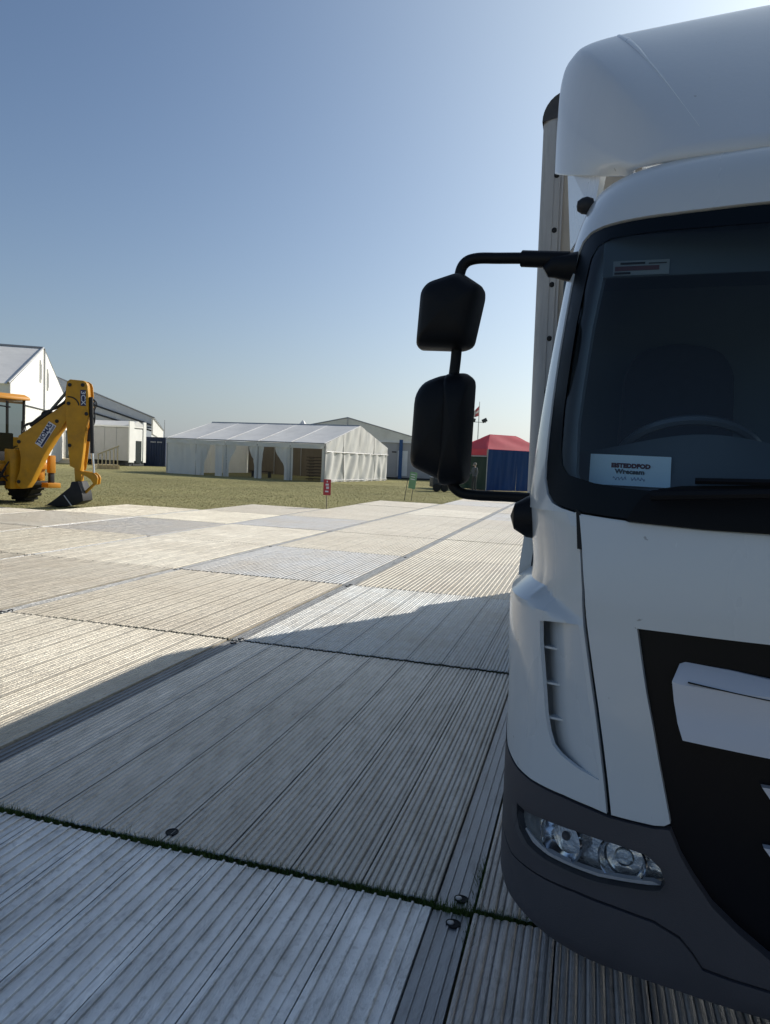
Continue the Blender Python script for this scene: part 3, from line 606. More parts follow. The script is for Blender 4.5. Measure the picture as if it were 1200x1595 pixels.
# load box
HX, BY0, BY1, BZ0, BZ1 = 1.137, 2.0, 8.03, 1.08, 3.45
body = MB(); body.box(-HX + .06, HX - .06, BY0 + .012, BY0 + .05, BZ0, BZ1 + .03); bx = body.build('box_front_wall', m_grp, truck, 0)
bb = MB(); bb.box(-HX + .05, HX - .05, BY0 + .05, BY1, BZ1 + .03, BZ1 + .09); bb.build('box_roof', m_grp, truck, 30, .02)
bb = MB(); bb.box(-HX + .03, HX - .03, BY0 + .05, BY1, BZ0 - .1, BZ0); bb.build('box_floor', m_steel, truck, 0)
for q in (1, -1):
    bb = MB(); bb.box(min(q * (HX - .03), q * (HX - .005)), max(q * (HX - .03), q * (HX - .005)), BY0 + .1, BY1 - .05, BZ0, BZ1); bb.build('box_side_wall', m_grp, truck, 0)
    arc = [(-HX + .04 + .04 * math.cos(t), BY0 + .04 - .04 * math.sin(t)) for t in np.linspace(math.pi, math.pi / 2, 6)]
    prof2 = [(-HX, BY0 + .11)] + arc + [(-1.07, BY0), (-1.069, BY0 + .004), (-1.045, BY0 + .004), (-1.044, BY0 - .003), (-1.038, BY0 - .003), (-1.037, BY0 + .004), (-1.031, BY0 + .004), (-1.03, BY0 - .002), (-1.022, BY0 - .002), (-1.021, BY0 + .012), (-1.0, BY0 + .03), (-HX + .03, BY0 + .11)]
    bb = MB(); n2 = len(prof2); zs2 = [BZ0 - .12, BZ1]
    bb.add([(q * p[0], p[1], z) for z in zs2 for p in prof2], [list(range(n2)), list(range(n2, 2 * n2))[::-1]] + [(i, (i + 1) % n2, n2 + (i + 1) % n2, n2 + i) for i in range(n2)])
    post = bb.build('corner_post', m_alu2, truck, 30)
    for i in range(8):
        bb = MB(); bb.lathe([(.014, .004), (.014, -.001), (.009, -.007), (.005, -.008), (.004, -.004)], (q * -1.057, BY0 + .004, 3.148 - i * .274), 'y', 12); bb.build('bolt', m_steel, post)
    bb = MB(); bb.grid(lambda u, v: (q * (-HX - .004 + .13 * (1 - math.cos(u * math.pi / 2)) - 0 + 0), BY0 - .003 + .16 * v, BZ1 - .035 + .145 * math.sin(u * math.pi / 2)), 10, 2)
    bb.add([(q * (-HX - .004 + .13 * (1 - math.cos(u * math.pi / 2))), BY0 - .004, BZ1 - .035 + .145 * math.sin(u * math.pi / 2)) for u in np.linspace(0, 1, 9)] + [(q * (-1.008), BY0 - .004, BZ1 + .02), (q * (-1.06), BY0 - .004, BZ1 - .02)], [list(range(11))])
    bb.build('corner_cap', m_cap, post, 40)
    bb = MB(); bb.box(min(q * (HX - .06), q * (HX + .003)), max(q * (HX - .06), q * (HX + .003)), BY1 - .05, BY1, BZ0 - .1, BZ1 + .03); bb.build('rear_post', m_alu2, truck, 0)
    bb = MB(); bb.box(min(q * (HX - .05), q * (HX + .004)), max(q * (HX - .05), q * (HX + .004)), BY0 + .115, BY1 - .055, BZ0 - .13, BZ0 - .005); bb.build('side_rail', m_alu2, truck, 0)
    bb = MB(); bb.box(min(q * (HX - .05), q * (HX + .004)), max(q * (HX - .05), q * (HX + .004)), BY0 + .165, BY1 - .055, BZ1 + .001, BZ1 + .105); bb.build('roof_rail', m_alu2, truck, 30, .02)
    bb = MB(); bb.box(min(q * .34, q * .42), max(q * .34, q * .42), 1.0, BY1, .68, .90); bb.build('chassis_rail', m_steel, truck, 0)
    bb = MB(); bb.box(min(q * .75, q * 1.0), max(q * .75, q * 1.0), 2.6, 3.6, .45, .85); bb.build('side_locker', m_steel, truck, 30, .02)
    bb = MB(); bb.box(min(q * 1.04, q * 1.10), max(q * 1.04, q * 1.10), 3.7, 5.0, .55, .66); bb.build('side_guard', m_alu2, truck, 0)
bb = MB(); bb.box(-HX + .06, HX - .06, BY1 - .04, BY1 - .01, BZ0, BZ1); bb.build('rear_door', m_grp, truck, 0)
bb = MB(); bb.box(-HX + .02, HX - .02, BY1 + .03, BY1 + .36, .55, 1.80); bb.build('tail_lift', m_steel, truck, 30, .02)
for yw in (1.28, 5.55): bb = MB(); bb.tube([(-.9, yw, .405), (.9, yw, .405)], .07, 10); bb.build('axle', m_steel, truck)
bb = MB(); bb.box(-.35, .35, .5, 1.5, .5, .72); bb.build('engine_sump', m_steel, truck, 30, .03)
# mirrors
def shell(outline, prof, q, name, mat_, parent, yc, n=48):
    pts = resamp(outline, .02); cx = sum(p[0] for p in pts) / len(pts); cz = sum(p[1] for p in pts) / len(pts); N = len(pts); b = MB(); vs = []
    for (sc, dy) in prof: vs += [(q * (cx + (p[0] - cx) * sc), yc + dy, cz + (p[1] - cz) * sc) for p in pts]
    fs = [(k * N + i, k * N + (i + 1) % N, (k + 1) * N + (i + 1) % N, (k + 1) * N + i) for k in range(len(prof) - 1) for i in range(N)]
    b.add(vs, fs + [list(range(N)), list(range((len(prof) - 1) * N, len(prof) * N))]); return b.build(name, mat_, parent, 50)
prof = [(.0, -.115), (.45, -.112), (.72, -.10), (.88, -.078), (.97, -.045), (1, -.01), (1, .03), (.97, .045), (.93, .045), (.9, .03)]
for q in (1, -1):
    yc = .66
    arm = MB(); arm.tube([(q * x, y, z) for x, y, z in spl([(-.945, .62, 2.335), (-1.05, .64, 2.352), (-1.16, .655, 2.362), (-1.235, .66, 2.366), (-1.275, .66, 2.352), (-1.292, .66, 2.31), (-1.293, .66, 2.22), (-1.293, .66, 2.05), (-1.305, .66, 1.9), (-1.31, .66, 1.70), (-1.30, .66, 1.61), (-1.265, .66, 1.565), (-1.2, .66, 1.555), (-1.1, .65, 1.555), (-1.0, .60, 1.555)], 6)], .0185, 10)
    ao = arm.build('mirror_arm', m_mirr, truck)
    bb = MB(); bb.tube([(q * -.925, .62, 2.335), (q * -1.08, .645, 2.354)], .027, 10); bb.tube([(q * -.90, .62, 2.31), (q * -.975, .62, 2.315), (q * -1.0, .62, 2.30)], [.05, .035, .02], 10); bb.build('mirror_mount', m_mirr, ao)
    bb = MB(); bb.lathe([(.0, -.05), (.035, -.04), (.055, -.01), (.06, .03), (.055, .06)], (0, 0, 0), 'x', 36); bo = bb.build('mirror_foot', m_mirr, ao); 
    bo.location = (q * -1.0, .50, 1.50); bo.scale = (q * 1.35, 1.1, 1.2)
    up = rounded([(-1.42, 2.255), (-1.395, 2.285), (-1.30, 2.312), (-1.275, 2.312), (-1.205, 2.265), (-1.203, 2.235), (-1.235, 2.07), (-1.27, 2.055), (-1.43, 2.062), (-1.43, 2.09)], .03, 4)
    u = shell(up, prof, q, 'upper_mirror', m_mirr, ao, yc)
    lo = rounded([(-1.428, 1.90), (-1.40, 1.945), (-1.33, 1.972), (-1.27, 1.972), (-1.268, 1.60), (-1.31, 1.592), (-1.43, 1.645), (-1.438, 1.67)], .035, 4)
    shell(lo, prof, q, 'lower_mirror', m_mirr, ao, yc)
    lc = rounded([(-1.322, 1.975), (-1.25, 1.976), (-1.225, 1.955), (-1.235, 1.605), (-1.26, 1.59), (-1.335, 1.585)], .018, 4)
    shell(lc, [(s, d * 1.08) for s, d in prof], q, 'mirror_cover', m_mirr, ao, yc - .004)
    bb = MB(); bb.box(min(q * -1.41, q * -1.25), max(q * -1.41, q * -1.25), yc + .034, yc + .038, 1.66, 1.93); bb.build('mirror_glass', m_chrome, ao, 0)
# card behind the windscreen
card = empty('parking_card', 'white printed card propped behind the truck windscreen', 'card', tuple(truck.location)); card.rotation_euler = truck.rotation_euler
Mc = frame((-.717, .375, 1.658), (1, 0, -.02), (0, .35, 1))
bb = MB(Mc); bb.box(-.112, .112, -.047, .047, -.001, 0); bb.build('sheet', m_lbl, card, 0)
m_mar = mat('print_maroon', (.09, .012, .02), .7); m_gr = mat('print_grey', (.07, .075, .08), .7); m_blu = mat('pen_blue', (.03, .07, .25), .7)
def onc(x, y): return Mc @ Matrix.Translation((x, y, .0016))
text('printed_title', 'EISTEDDFOD', .0175, m_mar, onc(.002, .013), card, .0009, .108)
text('printed_place', 'Wrecsam', .0185, m_gr, onc(.0, -.005), card, .0007, .082)
bb = MB(Mc)
for (x0, x1, ph) in ((-.045, -.008, 0), (.004, .042, 2)): bb.tube([(x0 + (x1 - x0) * t, -.026 + .004 * math.sin(t * 23 + ph) + .002 * math.sin(t * 51), .0016) for t in np.linspace(0, 1, 40)], .0006, 4)
bb.build('handwriting', m_blu, card, 0)
# ================================================================== BACKHOE DIGGER
m_yel = mat('digger_yellow', (.56, .275, .012), .5, 0, .15, 4, .05, 40, .4, dirt=(.2, .11, .03), dscale=3, damt=.4)
m_org = mat('digger_bright_yellow', (.66, .28, .012), .45, 0, .1, 4)
m_dk = mat('digger_black', (.014, .014, .015), .6, 0, .2, 8)
m_bkt = mat('bucket_steel', (.022, .022, .024), .6, .4, .25, 8)
m_rod = mat('chrome_rod', (.7, .7, .7), .2, 1, .05)
m_ramg = mat('ram_grey', (.12, .125, .12), .5, .3, .1)
m_dcg = glass('digger_glass', (.55, .6, .58), 1.45)
m_dw = mat('decal_white', (.62, .63, .68), .5); m_dn = mat('decal_navy', (.012, .018, .075), .5); m_wstripe = mat('worn_white', (.55, .54, .52), .6)
dig = empty('backhoe_digger', 'yellow backhoe digger with its bucket resting on the grass', 'digger', (-13.726, 16.318, -.02), YAW)
def dprism(name, poly, y0, y1, m, parent, bevel=.015):
    b = MB(); b.prism(poly, y0, y1); return b.build(name, m, parent, 35, bevel)
boom = dprism('boom', [(-1.28, 1.88), (-1.08, 2.02), (-.56, 2.41), (0.02, 2.83), (.2, 2.9), (.22, 2.66), (.03, 2.36), (-.31, 1.84), (-.57, 1.41), (-.75, 1.02), (-.93, .64), (-1.05, .46), (-1.18, .43), (-1.31, .5), (-1.35, .6), (-1.25, .93), (-1.22, 1.23), (-1.25, 1.45), (-1.33, 1.7)], -.15, .15, m_yel, dig)
dip = dprism('dipper', [(0, 2.79), (.01, 3.21), (.04, 3.39), (.12, 3.45), (.48, 3.43), (.57, 3.37), (.6, 3.28), (.62, 3.04), (.62, 2.49), (.56, 2.18), (.5, 1.55), (.45, 1.1), (.42, .99), (.14, 1.11), (.07, 1.79), (.02, 2.4)], -.19, -.02, m_yel, dig)
dprism('dipper_far_plate', [(0, 2.79), (.01, 3.21), (.04, 3.39), (.12, 3.45), (.48, 3.43), (.57, 3.37), (.6, 3.28), (.62, 3.04), (.62, 2.49), (.56, 2.18), (.5, 1.55), (.45, 1.1), (.42, .99), (.14, 1.11), (.07, 1.79), (.02, 2.4)], .155, .19, m_yel, dip)
for (u, z), par, yy in (((.12, 3.3), dip, -.19), ((.47, 3.31), dip, -.19), ((.09, 2.8), dip, -.19), ((.13, 1.67), dip, -.19), ((.58, 2.54), dip, -.19), ((-.24, 2.31), boom, -.15), ((-1.27, 1.71), boom, -.15), ((-1.27, .62), boom, -.15)):
    b = MB(); b.lathe([(.05, .0), (.05, -.015), (.035, -.028), (.01, -.03)], (u, yy, z), 'y', 14); b.build('pivot_pin', m_dk, par)
b = MB(); b.tube([(.11 + .27 * math.cos(t), -.195, 2.71 + .27 * math.sin(t)) for t in np.linspace(R(100), R(10), 14)], .018, 6); b.build('hose', m_dk, dip)
# decals
Md = frame((-.585, -.153, 1.99), (.38, 0, .61), (-.61, 0, .38))
Mdd = frame((-.545, -.153, 1.935), (.38, 0, .61), (-.61, 0, .38))
b = MB(Mdd); b.box(-.36, .36, -.115, .115, -.002, .001); dc = b.build('decal', m_dw, boom, 0)
text('decal_lettering', 'THOMAS', .17, m_dn, Mdd @ Matrix.Translation((0.0, .035, .002)), dc, .006, .66)
b = MB(Mdd); b.box(-.34, .10, -.105, -.05, .0012, .003); b.box(.12, .34, -.095, -.08, .0012, .003); b.box(.14, .34, -.07, -.055, .0012, .003); b.build('decal_band', m_dn, dc, 0)
M3 = frame((.485, -.193, 2.965), (.02, 0, -1), (1, 0, .02))
b = MB(M3); b.box(-.215, .215, -.075, .075, -.002, .001); d3 = b.build('decal', m_dn, dip, 0)
text('decal_lettering', '3CX', .17, m_dw, M3 @ Matrix.Translation((0, 0, .002)), d3, .003, .38)
# rams, links, bucket
def ram(a, c, bpt, r1, r2, y, par, m1=m_dk, m2=m_rod):
    b = MB(); b.tube([(a[0], y, a[1]), (c[0], y, c[1])], r1, 12); o = b.build('ram', m1, par)
    b = MB(); b.tube([(c[0], y, c[1]), (bpt[0], y, bpt[1])], r2, 10); b.build('ram_rod', m2, o); return o
ram((.66, 3.0), (.715, 1.48), (.765, .95), .055, .032, -.10, dig)
ram((-1.0, 2.16), (-.47, 2.58), (.06, 3.22), .062, .04, -.05, dig, m_dk, m_ramg)
ram((-1.15, 1.98), (-.55, 2.46), (-.02, 2.88), .04, .03, .1, dig, m_dk, m_dk)
b = MB(); rsd = random.Random(5)
for k in range(4):
    y = -.12 + .07 * k; h = .07 + .03 * k
    b.tube([(p[0], y + .02 * math.sin(7 * i), p[1]) for i, p in enumerate(spl([(-1.18, 1.90), (-1.21, 2.02 + h), (-1.02, 2.12 + h), (-.75, 2.3 + h * 1.2), (-.62, 2.52 + h * .5), (-.4, 2.58 + h * .4), (-.1, 2.83), (.02, 3.0)], 6))], .014, 5)
b.build('hydraulic_hoses', m_dk, boom)
b = MB()
for k in range(3): b.tube([(p[0], -.08 + .06 * k, p[1]) for p in spl([(.62, 3.0), (.72 + .02 * k, 2.85), (.70, 2.65), (.76 - .02 * k, 2.5), (.70, 2.3), (.6, 2.1), (.57, 1.8)], 6)], .014, 5)
b.build('hydraulic_hoses', m_dk, dip)
dprism('dipper_end', [(.21, 1.15), (.42, 1.15), (.41, .7), (.24, .69)], -.09, .09, m_yel, dip)
lk = dprism('bucket_link', [(.4, .99), (.76, .95), (.85, .88), (.88, .8), (.86, .64), (.78, .61), (.68, .76), (.58, .83), (.4, .9)], -.12, -.07, m_yel, dig)
dprism('link_plate', [(.4, .99), (.76, .95), (.85, .88), (.88, .8), (.86, .64), (.78, .61), (.68, .76), (.58, .83), (.4, .9)], .07, .12, m_yel, lk)
b = MB(); b.tube([(.76, -.05, .64), (.52, -.05, .40)], .04, 8); b.build('tipping_link', m_yel, lk)
bk = [(.24, .69), (.41, .7), (.5, .5), (.55, .34), (.57, .18), (.42, .09), (.3, .045), (.12, .015), (-.12, .005), (-.35, .012), (-.43, .03), (-.2, .2), (.2, .54)]
bu_ = dprism('bucket', bk, -.32, .32, m_bkt, dig, .02)
b = MB(); b.tube([(.05, -.327, .315), (.26, -.327, .04)], .014, 6); b.build('bucket_stripe', m_wstripe, bu_)
for k in range(5):
    b = MB(); yk = -.26 + .13 * k; b.add([(-.36, yk - .03, .06), (-.36, yk + .03, .06), (-.36, yk + .03, .01), (-.36, yk - .03, .01), (-.52, yk - .015, .005), (-.52, yk + .015, .005)], [(0, 1, 2, 3), (0, 4, 5, 1), (3, 2, 5, 4), (0, 3, 4), (1, 5, 2)]); b.build('bucket_tooth', m_bkt, bu_, 0)
# chassis turned relative to the slewed boom
XF = Matrix.Translation((-1.45, 0, 0)) @ Matrix.Rotation(R(-32), 4, 'Z')
def cbox(name, x0, x1, y0, y1, z0, z1, m, par=dig, bevel=.02):
    b = MB(XF); b.box(x0, x1, y0, y1, z0, z1); return b.build(name, m, par, 35, bevel)
cbox('kingpost', -.18, .12, -.2, .2, .42, 1.5, m_yel)
rf_ = cbox('rear_frame', -.32, -.18, -1.0, 1.0, .5, 1.18, m_yel)
cbox('frame_rail', -.4, -.1, -1.05, 1.05, .95, 1.1, m_org, rf_); cbox('frame_rail', -.4, -.1, -1.05, 1.05, .5, .62, m_dk, rf_)
for y in (-.9, .98):
    s_ = cbox('stabiliser', .06, .22, y - .09, y + .09, .86, 1.36, m_org); cbox('stabiliser_leg', .08, .2, y - .07, y + .07, .55, .86, m_dk, s_); cbox('stabiliser_foot', -.02, .3, y - .2, y + .2, .44, .58, m_org, s_)
cbox('chassis', -3.6, -.3, -.4, .4, .55, 1.05, m_dk)
cbox('bonnet', -3.7, -2.0, -.5, .5, 1.05, 1.85, m_yel, dig, .06)
cb = cbox('cab_base', -2.36, -.75, -.72, .72, .95, 1.42, m_dk)
for y in (-.86, .86):
    b = MB(XF); b.lathe([(.3, -.2), (.66, -.21), (.74, -.16), (.74, .16), (.66, .21), (.3, .2)], (-1.0, y, .74), 'y', 32)
    for k in range(22):
        an = 2 * math.pi * k / 22; c_, s2 = math.cos(an), math.sin(an)
        b.add([(-1.0 + c_ * r_ - s2 * w_, y + yy, .74 + s2 * r_ + c_ * w_) for r_ in (.73, .78) for yy, w_ in ((-.19, -.03), (-.19, .04), (.19, .10), (.19, .03))], [(0, 1, 2, 3), (4, 5, 6, 7), (0, 1, 5, 4), (1, 2, 6, 5), (2, 3, 7, 6), (3, 0, 4, 7)])
    wl = b.build('rear_wheel', m_rub, dig, 30); b = MB(XF); b.lathe([(.34, -.15), (.3, -.05), (.12, -.06), (.1, -.1)], (-1.0, y, .74), 'y', 24); b.build('rim', m_org, wl)
    b = MB(XF); b.lathe([(.2, -.15), (.42, -.16), (.47, -.1), (.47, .1), (.42, .16), (.2, .15)], (-3.1, y, .47), 'y', 28); wl = b.build('front_wheel', m_rub, dig, 30)
    b = MB(XF); b.lathe([(.24, -.12), (.2, -.04), (.08, -.08)], (-3.1, y, .47), 'y', 20); b.build('rim', m_org, wl)
    b = MB(XF); b.tube([(-2.2, y * .8, 1.5), (-3.4, y * .8, 1.25), (-4.3, y * .8, .45)], .09, 8); b.build('loader_arm', m_yel, dig)
    b = MB(XF)
    b.grid(lambda u, v: (-1.0 + .86 * math.cos(math.pi * (.12 + .76 * u)), y + (v - .5) * .42, .74 + .86 * math.sin(math.pi * (.12 + .76 * u))), 14, 2); b.build('fender', m_org, dig, 50, fix=False)
b = MB(XF); pl = [(-4.2, .12), (-4.0, .7), (-4.2, .95), (-4.75, .75), (-4.9, .12)]; b.prism(pl, -1.1, 1.1); b.build('front_bucket', m_yel, dig, 35, .02)
XFC = XF @ Matrix.Translation((-.36, 0, 0))
b = MB(XFC); b.prism([(-2.05, 2.93), (-1.9, 3.06), (-.55, 3.07), (-.28, 2.98), (-.26, 2.9), (-2.05, 2.88)], -.82, .82); rf2 = b.build('cab_roof', m_org, dig, 30, .03)
b = MB(XFC)
for p, q in (((-.46, 1.42), (-.42, 2.9)), ((-1.28, 1.42), (-1.28, 2.9)), ((-2.0, 1.42), (-1.92, 2.9))):
    for y in (-.71, .71): b = MB(XFC); b.tube([(p[0], y, p[1]), (q[0], y, q[1])], .045, 6); b.build('cab_pillar', m_dk, dig)
for y in (-.71, .71):
    b = MB(XFC); b.add([(-1.94, y, 1.42), (-.44, y, 1.42), (-.42, y, 2.88), (-1.9, y, 2.88)], [(0, 1, 2, 3)]); b.build('cab_window', m_dcg, dig, 0)
b = MB(XFC); b.add([(-.43, -.66, 1.42), (-.43, .66, 1.42), (-.41, .66, 2.88), (-.41, -.66, 2.88)], [(0, 1, 2, 3)]); b.build('rear_window', m_dcg, dig, 0)
b = MB(XFC); b.tube([(-.40, -.75, 2.74), (-.05, .1, 2.66)], .022, 6); b.build('grab_rail', m_dk, dig)
st = cbox('seat', -1.65, -1.15, -.28, .28, 1.45, 1.75, m_dk, dig, .05); cbox('seat_back', -1.72, -1.55, -.26, .26, 1.7, 2.35, m_dk, st, .05)
cbox('control_console', -1.1, -.85, -.45, .45, 1.42, 1.95, m_dk, dig, .04)
b = MB(XF); rr2 = random.Random(9)
for k in range(9):
    y0 = rr2.uniform(-1, 1); b.tube([(-.15, y0, .9 + rr2.uniform(-.2, .2)), (-.02, y0 * .6 + rr2.uniform(-.1, .1), rr2.uniform(.5, .8)), (.05, y0 * .3, .9 + rr2.uniform(-.2, .3))], .02, 5)
b.build('hydraulic_hoses', m_dk, rf_)
b = MB(XF)
for k in range(7): y0 = -.85 + .28 * k; b.box(-.19, -.10, y0 - .07, y0 + .07, .66 + .05 * (k % 3), .86 + .04 * (k % 2))
b.build('valve_block', m_org, rf_, 30, .01)
cbox('fuel_tank', -1.7, -1.3, .62, .8, .55, .95, m_dk)
# ================================================================== TENTS AND BUILDINGS
m_pvc = fabric('white_marquee_cloth', (.85, .85, .82), .28, .06, dirt=(.5, .49, .45))
m_roofc = fabric('marquee_roof_cloth', (.82, .82, .81), .22, .05, dirt=(.5, .5, .5))
m_liner = fabric('shaded_wall_cloth', (.17, .145, .11), .04, .08)  # dark tone imitates the dim marquee interior, not the cloth's own colour
m_greyc = fabric('shaded_tent_cloth', (.66, .68, .70), .15, .06)  # shade of the camera-facing gable mixed into this grey
m_pole = mat('tent_pole_metal', (.42, .42, .42), .4, .6, .1)
m_tdark = mat('tent_dark_steel', (.05, .055, .06), .6, .2, .1)
m_cabin = mat('cabin_grey_and_shade', (.44, .435, .43), .6, 0, .06, 1.5)
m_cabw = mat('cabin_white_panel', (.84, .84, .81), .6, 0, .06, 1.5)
m_navy = mat('container_navy', (.012, .028, .075), .6, 0, .15, 2)
m_bluep = mat('blue_post_paint', (.03, .10, .25), .5, 0, .1)
m_wood = mat('pale_timber', (.58, .48, .30), .75, 0, .15, 3, stretch=(1, 1, .2))
m_dwood = mat('dark_bench_timber', (.035, .022, .016), .7, 0, .25, 4)
m_dglass = mat('dark_door_glass', (.02, .03, .035), .15, 0, .1)
m_red = fabric('red_canopy_cloth', (.74, .13, .18), .5, .08)
m_bluec = fabric('blue_side_sheet', (.012, .05, .17), .06, .08)
m_greenc = fabric('green_side_sheet', (.012, .045, .03), .06, .1)
rt = random.Random(11)
def cloth(name, A, B, zb, zt, par, m, folds=10, amp=.05, nz=12, nx=None, drape=.02, seed=0, sag=0, zt2=None, tie=0):
    """hanging cloth from A to B (ground points), bottom zb, top zt (zt2 at B)"""
    A, B = Vector((A[0], A[1], 0)), Vector((B[0], B[1], 0)); d = B - A; L = d.length; n = Vector((d.y, -d.x, 0)).normalized(); zt2 = zt if zt2 is None else zt2
    nx = nx or max(8, int(folds * 6)); r = random.Random(seed); ph = [r.uniform(0, 6.28) for _ in range(6)]
    def fn(u, v):
        top = zt + (zt2 - zt) * u; z = zb + (top - zb) * v; k = math.sin(math.pi * u) ** .3 if 0 < u < 1 else 0
        w_ = (1 - v) ** .5 * .8 + .2
        if tie: kk_ = 1 - .55 * sstep((.95 - v) / .6) ; u = u * kk_ if tie > 0 else 1 - (1 - u) * kk_
        uw = u + .12 * math.sin(3.1 * u * folds * .5 + ph[4]) + .06 * v * math.sin(5 * u + ph[5])
        sw = math.sin(folds * 2.0 * math.pi * (u * 2 % 1) * .5 + 4.5 * (1 - v) ** 1.5 + ph[3])
        dsp = amp * w_ * (math.sin(folds * 6.28 * uw + ph[0]) * .45 + math.sin(folds * 1.7 * 6.28 * uw + ph[1] - 3 * v) * .3 * math.sin(3 * u + ph[2]) + math.sin(folds * .45 * 6.28 * u + ph[2]) * .6) + drape * sw * k
        p = A + d * u + n * dsp; return (p.x, p.y, z - sag * math.sin(math.pi * u) * v)
    b = MB(); b.grid(fn, nx, nz); return b.build(name, m, par, 70, fix=False)
def quad(name, pts, par, m, n=8, sag=0, t=0):
    P = [Vector(p) for p in pts]; b = MB()
    def fn(u, v):
        p = (P[0] * (1 - u) + P[1] * u) * (1 - v) + (P[3] * (1 - u) + P[2] * u) * v; p.z -= sag * math.sin(math.pi * u) * math.sin(math.pi * v); return p
    b.grid(fn, n, n); o = b.build(name, m, par, 70, fix=False)
    if t: md = o.modifiers.new('thickness', 'SOLIDIFY'); md.thickness = t; md.offset = 0
    return o
def pole(name, a, c, r, par, m=m_pole, n=8): b = MB(); b.tube([a, c], r, n); return b.build(name, m, par)
def V2(p, z): return (p[0], p[1], z)
# ---- main marquee
al = R(7); vv = Vector((math.sin(al), math.cos(al))); uu = Vector((-math.cos(al), math.sin(al))); FRc = Vector((-16.65, 43.83)); ML, MD, NB = 13.0, 10.5, 5; EV, RG = 2.55, 4.02
mq = empty('marquee', 'long white marquee with its front curtains tied open', 'tent', (FRc.x, FRc.y, -.05))
def mp(u, v): q = uu * u + vv * v; return (q.x, q.y)
for i in range(NB):
    u0, u1 = ML * i / NB, ML * (i + 1) / NB; du = .03
    for v0, v1, z0, z1 in ((-.12, MD / 2, EV - .04, RG), (MD + .12, MD / 2, EV - .04, RG)):
        rp = quad('roof_panel', [V2(mp(u0 + du, v0), z0), V2(mp(u1 - du, v0), z0), V2(mp(u1 - du, v1), z1), V2(mp(u0 + du, v1), z1)], mq, m_roofc, 10, .09)
    cloth('valance', mp(u0 + .02, -.13), mp(u1 - .02, -.13), EV - .36, EV - .04, mq, m_pvc, 3, .015, 4, seed=i, sag=.03)
for i in range(NB + 1):
    u0 = ML * i / NB
    for v in (-.02, MD): pole('upright', V2(mp(u0, v), 0), V2(mp(u0, v), EV), .045, mq)
    for v in (-.12, MD + .12): pole('rafter', V2(mp(u0, v), EV), V2(mp(u0, MD / 2), RG - .02), .03, mq, m_roofc)
for v, z in ((-.14, EV), (MD / 2, RG + .02), (MD + .12, EV)): pole('purlin', V2(mp(0, v), z), V2(mp(ML, v), z), .035, mq)
for i in range(NB): cloth('back_wall', mp(ML * i / NB, MD), mp(ML * (i + 1) / NB, MD), 0, EV, mq, m_liner, 4, .05, seed=50 + i)
for v0, v1 in ((0, MD / 2), (MD / 2, MD)):
    z0, z1 = (EV, RG) if v0 == 0 else (RG, EV)
    for k in range(2):
        va, vb = v0 + (v1 - v0) * k / 2, v0 + (v1 - v0) * (k + 1) / 2; za, zb_ = z0 + (z1 - z0) * k / 2, z0 + (z1 - z0) * (k + 1) / 2
        cloth('gable_sheet', mp(-.06, va), mp(-.06, vb), 2.02, za, mq, m_pvc, 2.2, .03, 8, seed=20 + k, zt2=zb_, drape=.03, nx=30)
        cloth('gable_wall', mp(-.06, va), mp(-.06, vb), 0, 2.02, mq, m_pvc, 2.0, .07, 20, seed=30 + k + int(v0), drape=.07, nx=40)
    cloth('gable_wall', mp(ML + .02, v0), mp(ML + .02, v1), 0, EV, mq, m_pvc, 4, .06, seed=44, zt2=EV)
for v in (0, MD / 4, MD / 2, MD * 3 / 4, MD): pole('gable_post', V2(mp(-.0, v), 0), V2(mp(0, v), EV + (RG - EV) * (1 - abs(v / MD - .5) * 2)), .04, mq)
pole('gable_rail', V2(mp(-.10, 0), 2.02), V2(mp(-.10, MD), 2.02), .03, mq); pole('gable_rail', V2(mp(-.12, .1), .12), V2(mp(-.12, MD - .1), .12), .03, mq)
BW = ML / NB
def fr(a, c, nm='front_curtain', **k): cloth(nm, mp(a, -.02), mp(c, -.02), 0, EV - .3, mq, m_pvc, **k)
fr(.02, .22, folds=2, amp=.07, seed=1)
fr(BW - .15, BW + 1.25, folds=5, amp=.12, seed=2, nx=60, tie=1)
fr(2 * BW - .1, 2 * BW + .7, folds=3, amp=.12, seed=3, tie=1, nx=40)
fr(2 * BW - .5, 2 * BW - .1, folds=2, amp=.12, seed=13, tie=-1, nx=30)
fr(3 * BW - .8, 3 * BW + .30, folds=4, amp=.12, seed=4, tie=-1, nx=50)
fr(3 * BW + .3, 3 * BW + .95, 'front_wall', folds=1, amp=.05, seed=5)
fr(4 * BW - 1.2, 4 * BW - .4, folds=4, amp=.12, seed=6, tie=-1, nx=50)
fr(4 * BW - .40, 4 * BW + 1.25, 'front_wall', folds=2, amp=.04, seed=7)
fr(4 * BW + 1.25, 5 * BW, 'front_wall', folds=2, amp=.04, seed=8)
# stacked tables inside
for i in range(8):
    q = mp(1.15 - .04 * (i % 3), 1.6); z = .12 + .21 * i; tb = empty('folding_table', f'dark folding table in the stack inside the marquee, {["bottom", "second from bottom", "third from bottom", "fourth from bottom", "fourth from top", "third from top", "second from top", "topmost"][i]} one', 'table', (FRc.x + q[0], FRc.y + q[1], z - .05), al * -1, 'tables stacked in the marquee')
    b = MB(); b.box(-.95, .95, -.38, .38, .0, .045); b.build('table_top', m_dwood, tb, 30, .008)
    for sx in (-1, 1):
        b = MB(); b.tube([(sx * .75, -.3, .0), (sx * .75, -.3, -.07), (sx * .75, .3, -.07), (sx * .75, .3, 0)], .018, 6); b.build('folded_leg', m_tdark, tb)
q = mp(6.3, 2.2); bn = empty('folding_bench', 'low dark bench inside the middle of the marquee', 'bench', (FRc.x + q[0], FRc.y + q[1], -.05), -al); b = MB(); b.box(-.9, .9, -.2, .2, .40, .46); b.build('seat', m_dwood, bn, 30, .01)
